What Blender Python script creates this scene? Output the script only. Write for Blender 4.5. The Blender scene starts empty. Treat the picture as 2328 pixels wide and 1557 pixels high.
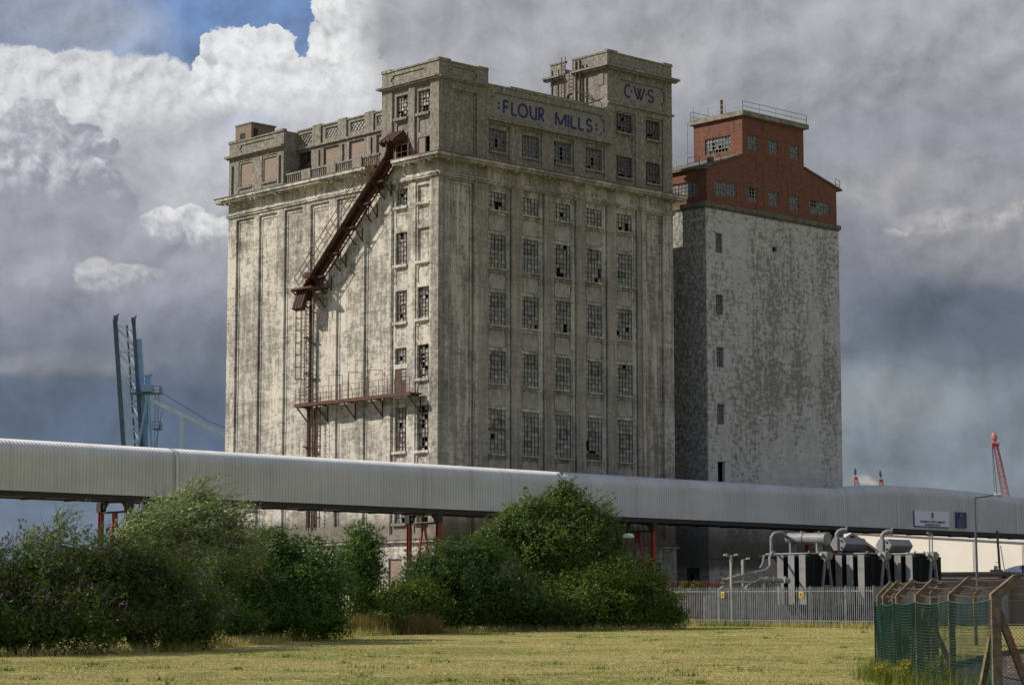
import bpy, math, random
import numpy as np
from mathutils import Matrix, Vector, noise as mnoise
random.seed(7); RNG = np.random.default_rng(7)
R = math.radians
scene = bpy.context.scene
COL = scene.collection

# ---------------------------------------------------------------- camera
cam_d = bpy.data.cameras.new('camera'); cam = bpy.data.objects.new('camera', cam_d); COL.objects.link(cam)
cam_d.sensor_fit = 'HORIZONTAL'; cam_d.sensor_width = 36.0; cam_d.lens = 80.026
cam_d.clip_start = 0.5; cam_d.clip_end = 6000
cam.location = (0, 0, 1.55); cam.rotation_euler = (R(90 + 6.870), 0, 0)
scene.camera = cam
scene.view_settings.view_transform = 'Standard'
scene.view_settings.look = 'None'
scene.view_settings.exposure = 0.0
scene.view_settings.gamma = 1.0

# ---------------------------------------------------------------- node helpers
class NT:
    def __init__(s, tree): s.t = tree; s.n = tree.nodes; s.l = tree.links
    def new(s, typ, **kw):
        nd = s.n.new(typ)
        for k, v in kw.items(): setattr(nd, k, v)
        return nd
    def put(s, sock, v):
        if v is None: return
        if isinstance(v, bpy.types.NodeSocket): s.l.new(v, sock)
        else:
            if isinstance(v, (tuple, list)) and sock.type == 'RGBA' and len(v) == 3: v = tuple(v) + (1,)
            sock.default_value = v
    def math(s, op, a, b=None, c=None, clamp=False):
        nd = s.new('ShaderNodeMath', operation=op, use_clamp=clamp)
        s.put(nd.inputs[0], a); s.put(nd.inputs[1], b)
        if c is not None: s.put(nd.inputs[2], c)
        return nd.outputs[0]
    def vmath(s, op, a, b=None, sc=None):
        nd = s.new('ShaderNodeVectorMath', operation=op)
        s.put(nd.inputs[0], a); s.put(nd.inputs[1], b)
        if sc is not None: s.put(nd.inputs['Scale'], sc)
        return nd.outputs['Value'] if op in ('LENGTH', 'DOT_PRODUCT') else nd.outputs[0]
    def mix(s, f, a, b, blend='MIX'):
        nd = s.new('ShaderNodeMix', data_type='RGBA', blend_type=blend, clamp_factor=True)
        s.put(nd.inputs[0], f); s.put(nd.inputs[6], a); s.put(nd.inputs[7], b)
        return nd.outputs[2]
    def mix_f(s, f, a, b):
        nd = s.new('ShaderNodeMix', data_type='FLOAT', clamp_factor=True); s.put(nd.inputs[0], f); s.put(nd.inputs[2], a); s.put(nd.inputs[3], b)
        return nd.outputs[0]
    def sep(s, v):
        nd = s.new('ShaderNodeSeparateXYZ'); s.put(nd.inputs[0], v); return nd.outputs
    def comb(s, x, y, z):
        nd = s.new('ShaderNodeCombineXYZ'); s.put(nd.inputs[0], x); s.put(nd.inputs[1], y); s.put(nd.inputs[2], z); return nd.outputs[0]
    def noise(s, vec, scale, detail=4, rough=.55, color=False, dist=0.0):
        nd = s.new('ShaderNodeTexNoise'); s.put(nd.inputs['Vector'], vec); s.put(nd.inputs['Scale'], scale)
        s.put(nd.inputs['Detail'], detail); s.put(nd.inputs['Roughness'], rough); s.put(nd.inputs['Distortion'], dist)
        return nd.outputs[1] if color else nd.outputs[0]
    def smooth(s, v, a, b):
        nd = s.new('ShaderNodeMapRange', interpolation_type='SMOOTHSTEP'); s.put(nd.inputs[0], v)
        s.put(nd.inputs[1], a); s.put(nd.inputs[2], b); nd.inputs[3].default_value = 0; nd.inputs[4].default_value = 1
        return nd.outputs[0]
    def ramp(s, f, stops, interp='LINEAR'):
        nd = s.new('ShaderNodeValToRGB'); cr = nd.color_ramp; cr.interpolation = interp
        while len(cr.elements) < len(stops): cr.elements.new(.5)
        for e, (p, c) in zip(cr.elements, stops):
            e.position = p; e.color = (*c, 1) if len(c) == 3 else c
        s.put(nd.inputs[0], f); return nd.outputs[0]

# ---------------------------------------------------------------- world: cloudy sky
SUN_EL, SUN_DIR = R(36.9), Vector((-0.9995, 0.03, 0)).normalized()
world = bpy.data.worlds.new('World'); scene.world = world; world.use_nodes = True
world.cycles.sampling_method = 'MANUAL'; world.cycles.sample_map_resolution = 512
w = NT(world.node_tree); w.n.clear()
tc = w.new('ShaderNodeTexCoord'); X, Y, Z = w.sep(tc.outputs['Generated'])
az = w.math('ARCTAN2', X, Y)
hyp = w.math('SQRT', w.math('ADD', w.math('MULTIPLY', X, X), w.math('MULTIPLY', Y, Y)))
el = w.math('ARCTAN2', Z, hyp)
# sky plane measured in thousandths of a radian-like unit: sx to the right of north, sy down from the zenith side
sx = w.math('MULTIPLY_ADD', az, 5.16, 1.164)
sy = w.math('MULTIPLY_ADD', el, -5.17, 1.402)
P = w.comb(sx, sy, 0.0)
n1 = w.vmath('SUBTRACT', w.noise(P, 3.2, 3, .5, True), (.5, .5, .5))
n2 = w.vmath('SUBTRACT', w.noise(P, 11.0, 7, .62, True), (.5, .5, .5))
PB = w.vmath('ADD', P, w.vmath('SCALE', n1, sc=.16)); bx_, by_, _ = w.sep(PB)          # broad soft drift
PW = w.vmath('ADD', w.vmath('ADD', P, w.vmath('SCALE', n1, sc=.10)), w.vmath('SCALE', n2, sc=.05)); wx, wy, _ = w.sep(PW)
def billow(vec):
    """rounded lumps with creases between them, like the flank of a cumulus"""
    out = None
    for sc_, wt in ((7.0, .46), (15.0, .32), (33.0, .22)):
        q = w.math('ABSOLUTE', w.math('MULTIPLY_ADD', w.noise(vec, sc_, 2, .45), 4.0, -2.0))
        q = w.math('MULTIPLY', q, wt); out = q if out is None else w.math('ADD', out, q)
    return out
PN = w.vmath('ADD', P, w.vmath('SCALE', n2, sc=.045))
b0 = billow(PN); b1_ = billow(w.vmath('ADD', PN, (-.016, -.020, 0)))
lit = w.math('SUBTRACT', b1_, b0)          # side of each lump that looks up and towards the sun
wisp = w.noise(PN, 15.0, 7, .62)
soft = w.noise(PB, 4.5, 6, .55); soft2 = w.noise(w.vmath('ADD', PB, (.025, .035, 0)), 4.5, 6, .55)
Lr = w.ramp(w.math('DIVIDE', by_, 1.402), [(0, (.17, .26, .47)), (.10, (.20, .29, .47)), (.2, (.40, .41, .46)), (.34, (.36, .36, .40)), (.47, (.32, .32, .37)), (.54, (.215, .22, .27)),
                                          (.60, (.15, .165, .215)), (.66, (.088, .115, .185)), (.75, (.082, .122, .205)), (.85, (.15, .20, .29)), (1, (.24, .29, .35))])
Rr = w.ramp(w.math('DIVIDE', by_, 1.402), [(0, (.40, .40, .415)), (.14, (.345, .345, .365)), (.27, (.285, .285, .32)), (.38, (.235, .235, .275)), (.50, (.19, .195, .235)), (.585, (.145, .16, .205)),
                                          (.625, (.19, .215, .255)), (.75, (.20, .235, .285)), (1, (.24, .28, .33))])
skyc = w.mix(w.smooth(bx_, .62, 1.15), Lr, Rr)
sv = w.math('ADD', w.math('MULTIPLY_ADD', w.math('SUBTRACT', soft, soft2), 1.3, 1.0), w.math('MULTIPLY', w.math('SUBTRACT', soft, .5), .55))
skyc = w.vmath('SCALE', skyc, sc=sv)
def dist(cx, cy, rx, ry, soft_, ang=0.0):
    dx = w.math('SUBTRACT', bx_ if soft_ else wx, cx); dy = w.math('SUBTRACT', by_ if soft_ else wy, cy)
    return w.vmath('LENGTH', w.comb(w.math('DIVIDE', dx, rx), w.math('DIVIDE', dy, ry), 0.0))
def blob(c, cx, cy, rx, ry, col, e0=-.5, e1=.6, op=1.0):
    """a soft patch of cloud or clear sky"""
    m = w.smooth(w.math('SUBTRACT', 1.0, dist(cx, cy, rx, ry, True)), e0, e1)
    if op != 1.0: m = w.math('MULTIPLY', m, op)
    return w.mix(m, c, w.vmath('SCALE', col, sc=sv))
def cumulus(c, parts, bright, shade_, e=.10, lump=.30, fall=.9, base=.55):
    """a heap of lobes with a crisp lumpy rim, bright where it faces the sun, greyer towards its base"""
    f = None; top = None
    for (cx, cy, rx, ry) in parts:
        q = w.math('SUBTRACT', 1.0, dist(cx, cy, rx, ry, False)); f = q if f is None else w.math('MAXIMUM', f, q)
        g = w.math('MULTIPLY_ADD', w.math('SUBTRACT', wy, cy - ry), 1 / (2 * ry), w.math('MULTIPLY', w.math('SUBTRACT', wx, cx - rx), .25 / (2 * rx)))
        wgt = w.smooth(q, -.2, .4); top = g if top is None else w.mix_f(wgt, top, g)
    fr_ = w.math('ADD', w.math('MULTIPLY', w.math('SUBTRACT', b0, .42), lump), w.math('MULTIPLY', w.math('SUBTRACT', wisp, .5), .30))
    m = w.smooth(w.math('ADD', f, fr_), 0.0, w.math('MULTIPLY_ADD', w.smooth(top, .45, 1.0), 4 * e, e))
    t = w.math('ADD', w.math('MULTIPLY_ADD', top, fall, -base + .2), w.math('MULTIPLY', lit, -.8))
    t = w.math('ADD', t, w.math('MULTIPLY', w.math('SUBTRACT', soft, .5), .5))
    col = w.mix(w.smooth(t, -.25, .75), bright, shade_)
    col = w.vmath('SCALE', col, sc=w.math('ADD', w.math('MULTIPLY_ADD', lit, .34, 1.0), w.math('MULTIPLY', w.math('SUBTRACT', wisp, .5), .10)))
    return w.mix(m, c, col)
skyc = blob(skyc, .47, .01, .36, .15, (.165, .265, .50), -.3, .5)
skyc = blob(skyc, .03, .03, .26, .15, (.34, .37, .46), -.5, .6, .9)
skyc = blob(skyc, .24, .10, .13, .07, (.42, .45, .52), -.6, .7, .6)
skyc = blob(skyc, 1.45, .14, .30, .10, (.43, .43, .44), -.6, .8, .7)
skyc = cumulus(skyc, [(.03, .21, .16, .075), (.17, .24, .20, .10), (.33, .24, .15, .10), (.42, .30, .16, .13), (.12, .34, .28, .16)], (.72, .72, .73), (.46, .46, .49), .16, .32)
skyc = cumulus(skyc, [(.54, .17, .10, .11), (.61, .14, .055, .075), (.50, .22, .09, .10), (.60, .26, .12, .12), (.66, .24, .08, .10), (.47, .13, .03, .035)], (.82, .82, .82), (.54, .54, .57), .07, .34, .8, .6)
skyc = cumulus(skyc, [(.78, .12, .10, .14), (.74, .03, .06, .08), (.82, .03, .13, .12), (.80, .22, .12, .10), (.72, .16, .05, .05)], (.84, .84, .83), (.56, .56, .58), .06, .32, .75, .65)
skyc = blob(skyc, .96, .06, .16, .26, (.40, .40, .415), -.35, .5)
skyc = blob(skyc, .70, .33, .30, .09, (.60, .60, .62), -.5, .7, .9)
skyc = blob(skyc, .53, .30, .09, .03, (.30, .37, .50), -.5, .6, .45)
skyc = blob(skyc, .25, .42, .30, .10, (.50, .50, .53), -.5, .6, .8)
skyc = blob(skyc, .41, .40, .16, .13, (.50, .50, .53), -.5, .6, .8)
skyc = cumulus(skyc, [(.08, .33, .10, .085), (.03, .40, .10, .10), (.15, .40, .13, .11), (.20, .50, .13, .12), (.08, .50, .20, .14), (.235, .36, .035, .025)], (.70, .70, .715), (.335, .335, .385), .10, .36, 1.7, .40)
skyc = blob(skyc, .12, .57, .26, .10, (.34, .34, .39), -.5, .6, .85)
skyc = cumulus(skyc, [(.42, .51, .055, .045), (.46, .55, .065, .06), (.36, .53, .06, .05), (.50, .56, .05, .06)], (.76, .75, .75), (.40, .40, .44), .12, .36, 1.2, .55)
skyc = cumulus(skyc, [(.22, .645, .07, .04), (.30, .655, .10, .045), (.26, .67, .11, .045)], (.56, .55, .56), (.30, .30, .345), .22, .34, 1.0, .45)
skyc = blob(skyc, .12, .85, .24, .03, (.25, .25, .28), -.5, .7, .75)
skyc = blob(skyc, 2.22, .56, .26, .10, (.33, .325, .34), -.35, .7, .9)
skyc = cumulus(skyc, [(2.12, .53, .12, .05), (2.22, .54, .14, .06), (2.32, .53, .10, .07), (2.05, .555, .06, .03)], (.47, .45, .445), (.30, .295, .32), .55, .34, .9, .4)
skyc = cumulus(skyc, [(1.96, .45, .07, .03), (2.08, .43, .10, .035), (2.20, .41, .10, .03)], (.36, .35, .36), (.24, .24, .275), .7, .34, .9, .4)
skyc = blob(skyc, 2.05, .44, .24, .06, (.345, .335, .345), -.4, .7, .8)
skyc = blob(skyc, 1.98, .47, .05, .06, (.40, .39, .40), -.5, .7, .7)
skyc = blob(skyc, 2.32, .12, .18, .12, (.43, .43, .445), -.5, .8, .8)
skyc = blob(skyc, 2.24, .745, .34, .09, (.10, .115, .16), -.4, .6, .9)
skyc = blob(skyc, 2.16, .82, .10, .03, (.13, .145, .19), -.5, .7, .8)
skyc = blob(skyc, 2.02, .92, .18, .05, (.27, .29, .31), -.5, .8, .8)
skyc = cumulus(skyc, [(1.945, 1.10, .03, .022), (1.97, 1.105, .03, .016)], (.42, .40, .38), (.28, .30, .33), .6, .3)
sky = w.new('ShaderNodeTexSky', sky_type='NISHITA'); sky.sun_disc = False
sky.sun_elevation = SUN_EL; sky.sun_rotation = R(-88.3); sky.air_density = 1.0; sky.dust_density = 1.5
final = w.mix(.9, sky.outputs[0], w.vmath('SCALE', skyc, sc=10.0))
bg = w.new('ShaderNodeBackground'); w.put(bg.inputs[0], final); bg.inputs[1].default_value = 0.1
wo = w.new('ShaderNodeOutputWorld'); w.l.new(bg.outputs[0], wo.inputs[0])

# ---------------------------------------------------------------- sun
sun_d = bpy.data.lights.new('sun', 'SUN'); sun_d.energy = 4.4; sun_d.angle = R(.55); sun_d.color = (1.0, .90, .76)
sun = bpy.data.objects.new('sun', sun_d); COL.objects.link(sun)
sdir = Vector((SUN_DIR.x * math.cos(SUN_EL), SUN_DIR.y * math.cos(SUN_EL), math.sin(SUN_EL)))
sun.rotation_euler = sdir.to_track_quat('Z', 'Y').to_euler(); sun.location = (-60, 40, 80)

# ---------------------------------------------------------------- mesh helpers
class MB:
    def __init__(s): s.v = []; s.f = []; s.n = 0
    def add(s, v, f):
        k = s.n
        s.v.extend(v); s.f.extend([tuple(i + k for i in q) for q in f]); s.n += len(v)
        return s
    def box(s, x0, x1, y0, y1, z0, z1):
        v = [(x0, y0, z0), (x1, y0, z0), (x1, y1, z0), (x0, y1, z0), (x0, y0, z1), (x1, y0, z1), (x1, y1, z1), (x0, y1, z1)]
        return s.add(v, [(3, 2, 1, 0), (4, 5, 6, 7), (0, 1, 5, 4), (1, 2, 6, 5), (2, 3, 7, 6), (3, 0, 4, 7)])
    def bar(s, p, q, a, b=None, up=(0, 0, 1)):
        """rectangular bar a x b from p to q"""
        b = a if b is None else b
        p, q = Vector(p), Vector(q); d = (q - p).normalized(); u = Vector(up)
        if abs(d.dot(u)) > .98: u = Vector((1, 0, 0))
        sd = d.cross(u).normalized() * a / 2; t = sd.cross(d).normalized() * b / 2
        v = [tuple(c + i * sd + j * t) for c in (p, q) for i, j in ((-1, -1), (1, -1), (1, 1), (-1, 1))]
        return s.add(v, [(3, 2, 1, 0), (4, 5, 6, 7), (0, 1, 5, 4), (1, 2, 6, 5), (2, 3, 7, 6), (3, 0, 4, 7)])
    def tube(s, pts, r, n=8, cap=True):
        pts = [Vector(p) for p in pts]; rs = r if isinstance(r, (list, tuple)) else [r] * len(pts)
        rings = []; prev = None
        for i, p in enumerate(pts):
            d = ((pts[min(i + 1, len(pts) - 1)] - pts[max(i - 1, 0)])).normalized()
            u = prev if prev is not None else (Vector((0, 0, 1)) if abs(d.z) < .9 else Vector((1, 0, 0)))
            a = d.cross(u).normalized(); bb = a.cross(d).normalized(); prev = bb
            rings.append([tuple(p + (a * math.cos(2 * math.pi * k / n) + bb * math.sin(2 * math.pi * k / n)) * rs[i]) for k in range(n)])
        v = [x for rg in rings for x in rg]; f = []
        for i in range(len(pts) - 1):
            for k in range(n): f.append((i * n + k, i * n + (k + 1) % n, (i + 1) * n + (k + 1) % n, (i + 1) * n + k))
        if cap: f.append(tuple(range(n))[::-1]); f.append(tuple((len(pts) - 1) * n + k for k in range(n)))
        return s.add(v, f)
    def prism(s, poly, ext):
        """closed 3-d polygon extruded by vector ext"""
        n = len(poly); e = Vector(ext)
        v = [tuple(p) for p in poly] + [tuple(Vector(p) + e) for p in poly]
        return s.add(v, [tuple(range(n))[::-1], tuple(range(n, 2 * n))] + [(i, (i + 1) % n, n + (i + 1) % n, n + i) for i in range(n)])
    def quad(s, a, b, c, d): return s.add([tuple(a), tuple(b), tuple(c), tuple(d)], [(0, 1, 2, 3)])
LOC = {}
def finish(name, me, mat, parent):
    o = bpy.data.objects.new(name, me); COL.objects.link(o)
    for m in (mat if isinstance(mat, (list, tuple)) else [mat]):
        if m: me.materials.append(m)
    if parent is not None: o.parent = parent; LOC[o.name] = LOC[parent.name]
    return o
def build(name, mb, mat, parent=None, smooth=False, loc=None, frame=None):
    """one mesh object from an MB; under a thing the vertices are taken relative to the thing's base"""
    base = Vector(LOC[parent.name]) if parent is not None else Vector(loc or (0, 0, 0))
    me = bpy.data.meshes.new(name)
    me.from_pydata([(a - base.x, b - base.y, c - base.z) for a, b, c in mb.v], [], mb.f)
    if smooth: me.polygons.foreach_set('use_smooth', [True] * len(me.polygons))
    me.update()
    o = finish(name, me, mat, parent)
    if parent is None:
        LOC[o.name] = tuple(base)
        o.matrix_world = (frame or Matrix()) @ Matrix.Translation(base)
    return o
def tag(o, label, cat, group=None, kind=None):
    if label: o['label'] = label
    if cat: o['category'] = cat
    if group: o['group'] = group
    if kind: o['kind'] = kind
    return o
def thing(name, label, cat, loc, frame=None, group=None):
    o = bpy.data.objects.new(name, None); COL.objects.link(o); o.empty_display_size = .3
    o.matrix_world = (frame or Matrix()) @ Matrix.Translation(Vector(loc)); LOC[o.name] = tuple(loc)
    return tag(o, label, cat, group)
def dup(root, delta, label, group=None):
    """a copy of a thing with its parts and sub-parts, moved by delta"""
    r = root.copy(); COL.objects.link(r); r.location = root.location + Vector(delta); r['label'] = label
    LOC[r.name] = LOC[root.name]
    if group: r['group'] = group
    for ch in list(root.children):
        c = ch.copy(); COL.objects.link(c); c.parent = r; LOC[c.name] = LOC[root.name]
        for g in list(ch.children):
            d = g.copy(); COL.objects.link(d); d.parent = c; LOC[d.name] = LOC[root.name]
    return r
MILL = Matrix.Translation((-5.4022, 164.9115, 0)) @ Matrix.Rotation(R(43.304), 4, 'Z')   # x along the lettered front, y along the silo front
def mill_w(x, y, z): return tuple(MILL @ Vector((x, y, z)))

# ---------------------------------------------------------------- materials
def mat_base(name):
    m = bpy.data.materials.new(name); m.use_nodes = True; t = NT(m.node_tree); t.n.clear()
    b = t.new('ShaderNodeBsdfPrincipled'); o = t.new('ShaderNodeOutputMaterial'); t.l.new(b.outputs[0], o.inputs[0])
    return m, t, b
def coords(t): return t.new('ShaderNodeTexCoord').outputs['Object']
def bump(t, b, h, strength=.4, dist=.05):
    bp = t.new('ShaderNodeBump'); t.put(bp.inputs['Height'], h); bp.inputs['Strength'].default_value = strength; bp.inputs['Distance'].default_value = dist
    t.l.new(bp.outputs[0], b.inputs['Normal'])
def scaled(t, v, sx, sy, sz): return t.vmath('MULTIPLY', v, (sx, sy, sz))
def simple(name, c1, c2=None, scale=3.0, rough=.7, metal=0.0, streak=0.0, cs=None, bmp=0.0, lo=.35, hi=.65):
    m, t, b = mat_base(name); v = coords(t); c2 = c2 or tuple(x * .7 for x in c1)
    n = t.noise(v, scale, 7, .62)
    f = t.smooth(n, lo, hi); c = t.mix(f, c1, c2)
    if streak:
        s = t.noise(scaled(t, v, 3.2, 3.2, .12), 1.6, 5, .6); c = t.mix(t.math('MULTIPLY', t.smooth(s, .48, .75), streak), c, cs or tuple(x * .45 for x in c1))
    t.put(b.inputs['Base Color'], c); b.inputs['Roughness'].default_value = rough; b.inputs['Metallic'].default_value = metal
    if bmp: bump(t, b, n, bmp, .03)
    return m
M = {}
def drips(t, v, z, c):
    z = t.math('ADD', z, 1.0); run_ = t.noise(scaled(t, v, 5.5, 5.5, .22), 1.0, 5, .6); m = None      # heights above the field
    for zs, ln in ((33.8, 1.6), (31.78, .9), (27.36, 1.2), (23.08, 1.2), (18.68, 1.2), (13.43, 1.1), (38.7, 1.4), (41.1, 1.6), (44.8, 1.8)):
        q = t.math('MULTIPLY', t.smooth(z, zs - ln, zs - .05), t.math('LESS_THAN', z, zs)); m = q if m is None else t.math('ADD', m, q)
    return t.mix(t.math('MULTIPLY', t.math('MULTIPLY', m, t.smooth(run_, .44, .66)), .62), c, (.105, .095, .078))
def make_mill_wall():
    m, t, b = mat_base('weathered_whitewash'); v = coords(t); x, y, z = t.sep(v)
    big = t.noise(v, .20, 4, .55); mid = t.noise(v, 1.3, 5, .6); fine = t.noise(v, 3.4, 9, .72, dist=.4)
    hor = t.noise(scaled(t, v, .55, .55, 4.2), 1.0, 7, .68)                # shutter-board courses
    ver = t.noise(scaled(t, v, 2.4, 2.4, .16), 1.0, 6, .6)                 # rain streaks
    def cen(n, k): return t.math('MULTIPLY', t.math('SUBTRACT', n, .5), k)
    vf = t.noise(scaled(t, v, 2.2, 2.2, 9.0), 1.0, 6, .7)
    s = t.math('ADD', cen(fine, 1.15), cen(hor, .6)); s = t.math('ADD', s, cen(mid, .55)); s = t.math('ADD', s, cen(big, .9)); s = t.math('ADD', s, cen(ver, .85)); s = t.math('ADD', s, cen(vf, .75))
    # nearer the corner the wash has gone
    s = t.math('ADD', s, t.math('MULTIPLY', t.smooth(t.math('ADD', x, y), 1.3, .4), .22))
    peel = t.smooth(s, -.14, .14); deep = t.smooth(s, .18, .42)
    white = t.mix(t.smooth(big, .3, .7), (.655, .62, .535), (.56, .54, .48))
    white = t.mix(t.math('MULTIPLY', t.smooth(ver, .5, .75), .55), white, (.43, .37, .27))
    bare = t.mix(t.smooth(mid, .4, .65), (.31, .295, .26), (.235, .22, .19))
    wash = t.mix(t.math('MULTIPLY', peel, .92), white, bare); wash = t.mix(t.math('MULTIPLY', deep, .8), wash, (.115, .10, .075))
    con = t.mix(t.smooth(fine, .36, .64), (.31, .288, .245), (.168, .158, .135)); con = t.mix(t.math('MULTIPLY', t.smooth(ver, .48, .72), .6), con, (.11, .095, .07))
    con = t.mix(t.math('MULTIPLY', t.smooth(s, -.12, -.4), .65), con, (.44, .41, .345)); con = t.mix(t.math('MULTIPLY', t.smooth(mid, .56, .7), .5), con, (.125, .12, .11))
    zj = t.math('ADD', z, t.math('MULTIPLY', mid, .5))
    ph = t.math('FRACT', t.math('DIVIDE', t.math('SUBTRACT', x, 7.42), 3.445)); pil = t.math('MULTIPLY', t.math('LESS_THAN', ph, .285), t.math('MULTIPLY', t.smooth(y, .18, .13), t.math('MULTIPLY', t.smooth(x, 3.9, 4.0), t.smooth(x, 21.9, 21.7))))
    wash = t.mix(t.math('MULTIPLY', pil, .62), wash, t.mix(t.smooth(hor, .35, .65), (.36, .325, .265), (.25, .225, .18)))      # piers: bare render
    pan1 = t.math('MULTIPLY', t.smooth(y, .18, .13), t.math('MULTIPLY', t.smooth(x, .9, 1.0), t.smooth(x, 3.65, 3.5))); wash = t.mix(t.math('MULTIPLY', pan1, .5), wash, t.mix(t.smooth(hor, .38, .62), (.33, .315, .28), (.18, .17, .15)))
    fr = t.math('MULTIPLY', t.smooth(y, .75, .65), t.smooth(x, -.02, .06)); front_dk = t.math('MULTIPLY', fr, t.math('MULTIPLY_ADD', t.smooth(ver, .35, .65), .38, .16)); wash = t.mix(front_dk, wash, (.175, .172, .158))     # lettered front mixed greyer and darker, in vertical streaks
    c = t.mix(t.smooth(zj, 34.68, 34.86), wash, con)
    moss = t.math('MULTIPLY', t.smooth(t.noise(v, .5, 6, .7), .54, .72), .5)
    c = t.mix(moss, c, (.14, .13, .09))
    c = drips(t, v, z, c)
    base = t.math('MULTIPLY', t.smooth(zj, 8.6, 7.4), t.smooth(zj, 6.1, 6.4)); c = t.mix(t.math('MULTIPLY', base, .75), c, (.12, .10, .075))
    t.put(b.inputs['Base Color'], c); b.inputs['Roughness'].default_value = .93
    bump(t, b, t.math('ADD', t.math('MULTIPLY', s, -.5), t.math('MULTIPLY', hor, .5)), .55, .05)
    return m
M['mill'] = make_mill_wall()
def make_plaster():
    m, t, b = mat_base('pale_plaster'); v = coords(t); x, y, z = t.sep(v); n = t.noise(v, 1.7, 7, .62); f_ = t.noise(v, 5.0, 6, .7)
    c = t.mix(t.smooth(n, .35, .65), (.40, .395, .36), (.285, .28, .25)); c = t.mix(t.math('MULTIPLY', t.smooth(f_, .58, .7), .6), c, (.19, .18, .155))
    t.put(b.inputs['Base Color'], drips(t, v, z, c)); b.inputs['Roughness'].default_value = .9; bump(t, b, n, .15, .03); return m
M['plaster'] = make_plaster()
M['sign_plaster'] = simple('tiled_sign_panel', (.27, .262, .24), (.215, .207, .188), 1.2, .85, streak=.35, cs=(.16, .15, .125))
def make_grain_wall():
    m, t, b = mat_base('peeling_white_paint'); v = coords(t); x, y, z = t.sep(v)
    big = t.noise(v, .13, 4, .5); mid = t.noise(v, .8, 5, .6); fine = t.noise(v, 3.0, 8, .72)
    ver = t.noise(scaled(t, v, 2.8, 2.8, 1.0), 1.0, 8, .72); hor = t.noise(scaled(t, v, 1.3, 1.3, 3.6), 1.0, 7, .7); col_ = t.noise(scaled(t, v, .55, .55, .05), 1.0, 4, .5)
    def cen(n, k): return t.math('MULTIPLY', t.math('SUBTRACT', n, .5), k)
    s = t.math('ADD', cen(ver, 1.55), cen(hor, 1.25)); s = t.math('ADD', s, cen(big, .85)); s = t.math('ADD', s, cen(fine, .9)); s = t.math('ADD', s, cen(col_, .75)); s = t.math('ADD', s, t.math('MULTIPLY', t.smooth(z, 7.0, 20.0), .10))
    s = t.math('ADD', s, t.math('MULTIPLY', t.smooth(t.vmath('LENGTH', t.comb(t.math('SUBTRACT', x, 8.5), 0.0, t.math('MULTIPLY', t.math('SUBTRACT', z, 25.0), .6))), 7.5, 1.5), .08))
    peel = t.smooth(s, .03, .32)
    white = t.mix(t.smooth(mid, .3, .7), (.58, .585, .57), (.45, .46, .455)); white = t.mix(t.math('MULTIPLY', t.smooth(hor, .46, .64), .5), white, (.36, .36, .35))
    bare = t.mix(t.smooth(fine, .35, .7), (.21, .195, .17), (.125, .115, .098))
    c = t.mix(t.math('MULTIPLY', peel, .76), white, bare)
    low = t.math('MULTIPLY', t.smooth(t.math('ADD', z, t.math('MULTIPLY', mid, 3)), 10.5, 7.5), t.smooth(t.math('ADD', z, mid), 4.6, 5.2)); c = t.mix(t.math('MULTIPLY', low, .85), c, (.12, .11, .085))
    drk = t.math('MULTIPLY', t.smooth(x, .2, .05), t.smooth(fine, .35, .55)); c = t.mix(t.math('MULTIPLY', drk, .75), c, (.13, .125, .11))  # left face darkened in patches: the mill's shadow put into the colour
    t.put(b.inputs['Base Color'], c); b.inputs['Roughness'].default_value = .92; bump(t, b, s, .5, .05)
    return m
M['grain'] = make_grain_wall()
def make_brick(name, c1, c2, mortar, sx=1.0, stain=.35):
    m, t, b = mat_base(name); v = coords(t); x, y, z = t.sep(v)
    uv = t.comb(t.math('SUBTRACT', x, y), z, 0.0)
    br = t.new('ShaderNodeTexBrick'); t.put(br.inputs['Vector'], uv); br.inputs['Scale'].default_value = sx
    br.inputs['Brick Width'].default_value = .23; br.inputs['Row Height'].default_value = .085; br.inputs['Mortar Size'].default_value = .012
    br.inputs['Color1'].default_value = (*c1, 1); br.inputs['Color2'].default_value = (*c2, 1); br.inputs['Mortar'].default_value = (*mortar, 1); br.inputs['Bias'].default_value = -.1
    n = t.noise(scaled(t, v, .8, .8, 2.2), 1.2, 8, .7); c = t.mix(t.math('MULTIPLY', t.smooth(n, .5, .7), stain), br.outputs[0], tuple(q * .45 for q in c1))
    n2 = t.noise(scaled(t, v, 1, 1, 6.0), 1.5, 4, .7); c = t.mix(t.math('MULTIPLY', t.smooth(n2, .6, .75), .4), c, tuple(min(1, q * 1.35) for q in c2))
    sk_ = t.noise(scaled(t, v, 2.2, 2.2, .25), 1.0, 5, .6); c = t.mix(t.math('MULTIPLY', t.smooth(sk_, .5, .7), stain * .7), c, tuple(q * .35 for q in c1))
    t.put(b.inputs['Base Color'], c); b.inputs['Roughness'].default_value = .9; bump(t, b, br.outputs[1], -.3, .02)
    return m
M['brick'] = make_brick('red_brick', (.225, .074, .041), (.135, .046, .030), (.165, .10, .07), .62, .7)
M['infill'] = make_brick('infill_brick', (.30, .22, .18), (.24, .175, .145), (.33, .28, .23), .45, .2)
M['yellow_brick'] = make_brick('buff_brick', (.36, .28, .15), (.28, .21, .11), (.24, .19, .12), 1.0, .3)
M['hut_brick'] = make_brick('grey_brick', (.25, .19, .145), (.20, .155, .12), (.22, .18, .14), 1.0, .3)
M['slab'] = simple('roof_slab_concrete', (.30, .275, .22), (.16, .145, .11), 1.4, .92, streak=.5)
M['ledge'] = simple('stained_ledge_concrete', (.17, .16, .125), (.095, .088, .068), 1.4, .92)
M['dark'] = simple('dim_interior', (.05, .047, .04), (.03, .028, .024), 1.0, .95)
M['letters'] = simple('blue_lettering', (.018, .024, .125), (.032, .038, .115), 3.0, .7)
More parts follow.
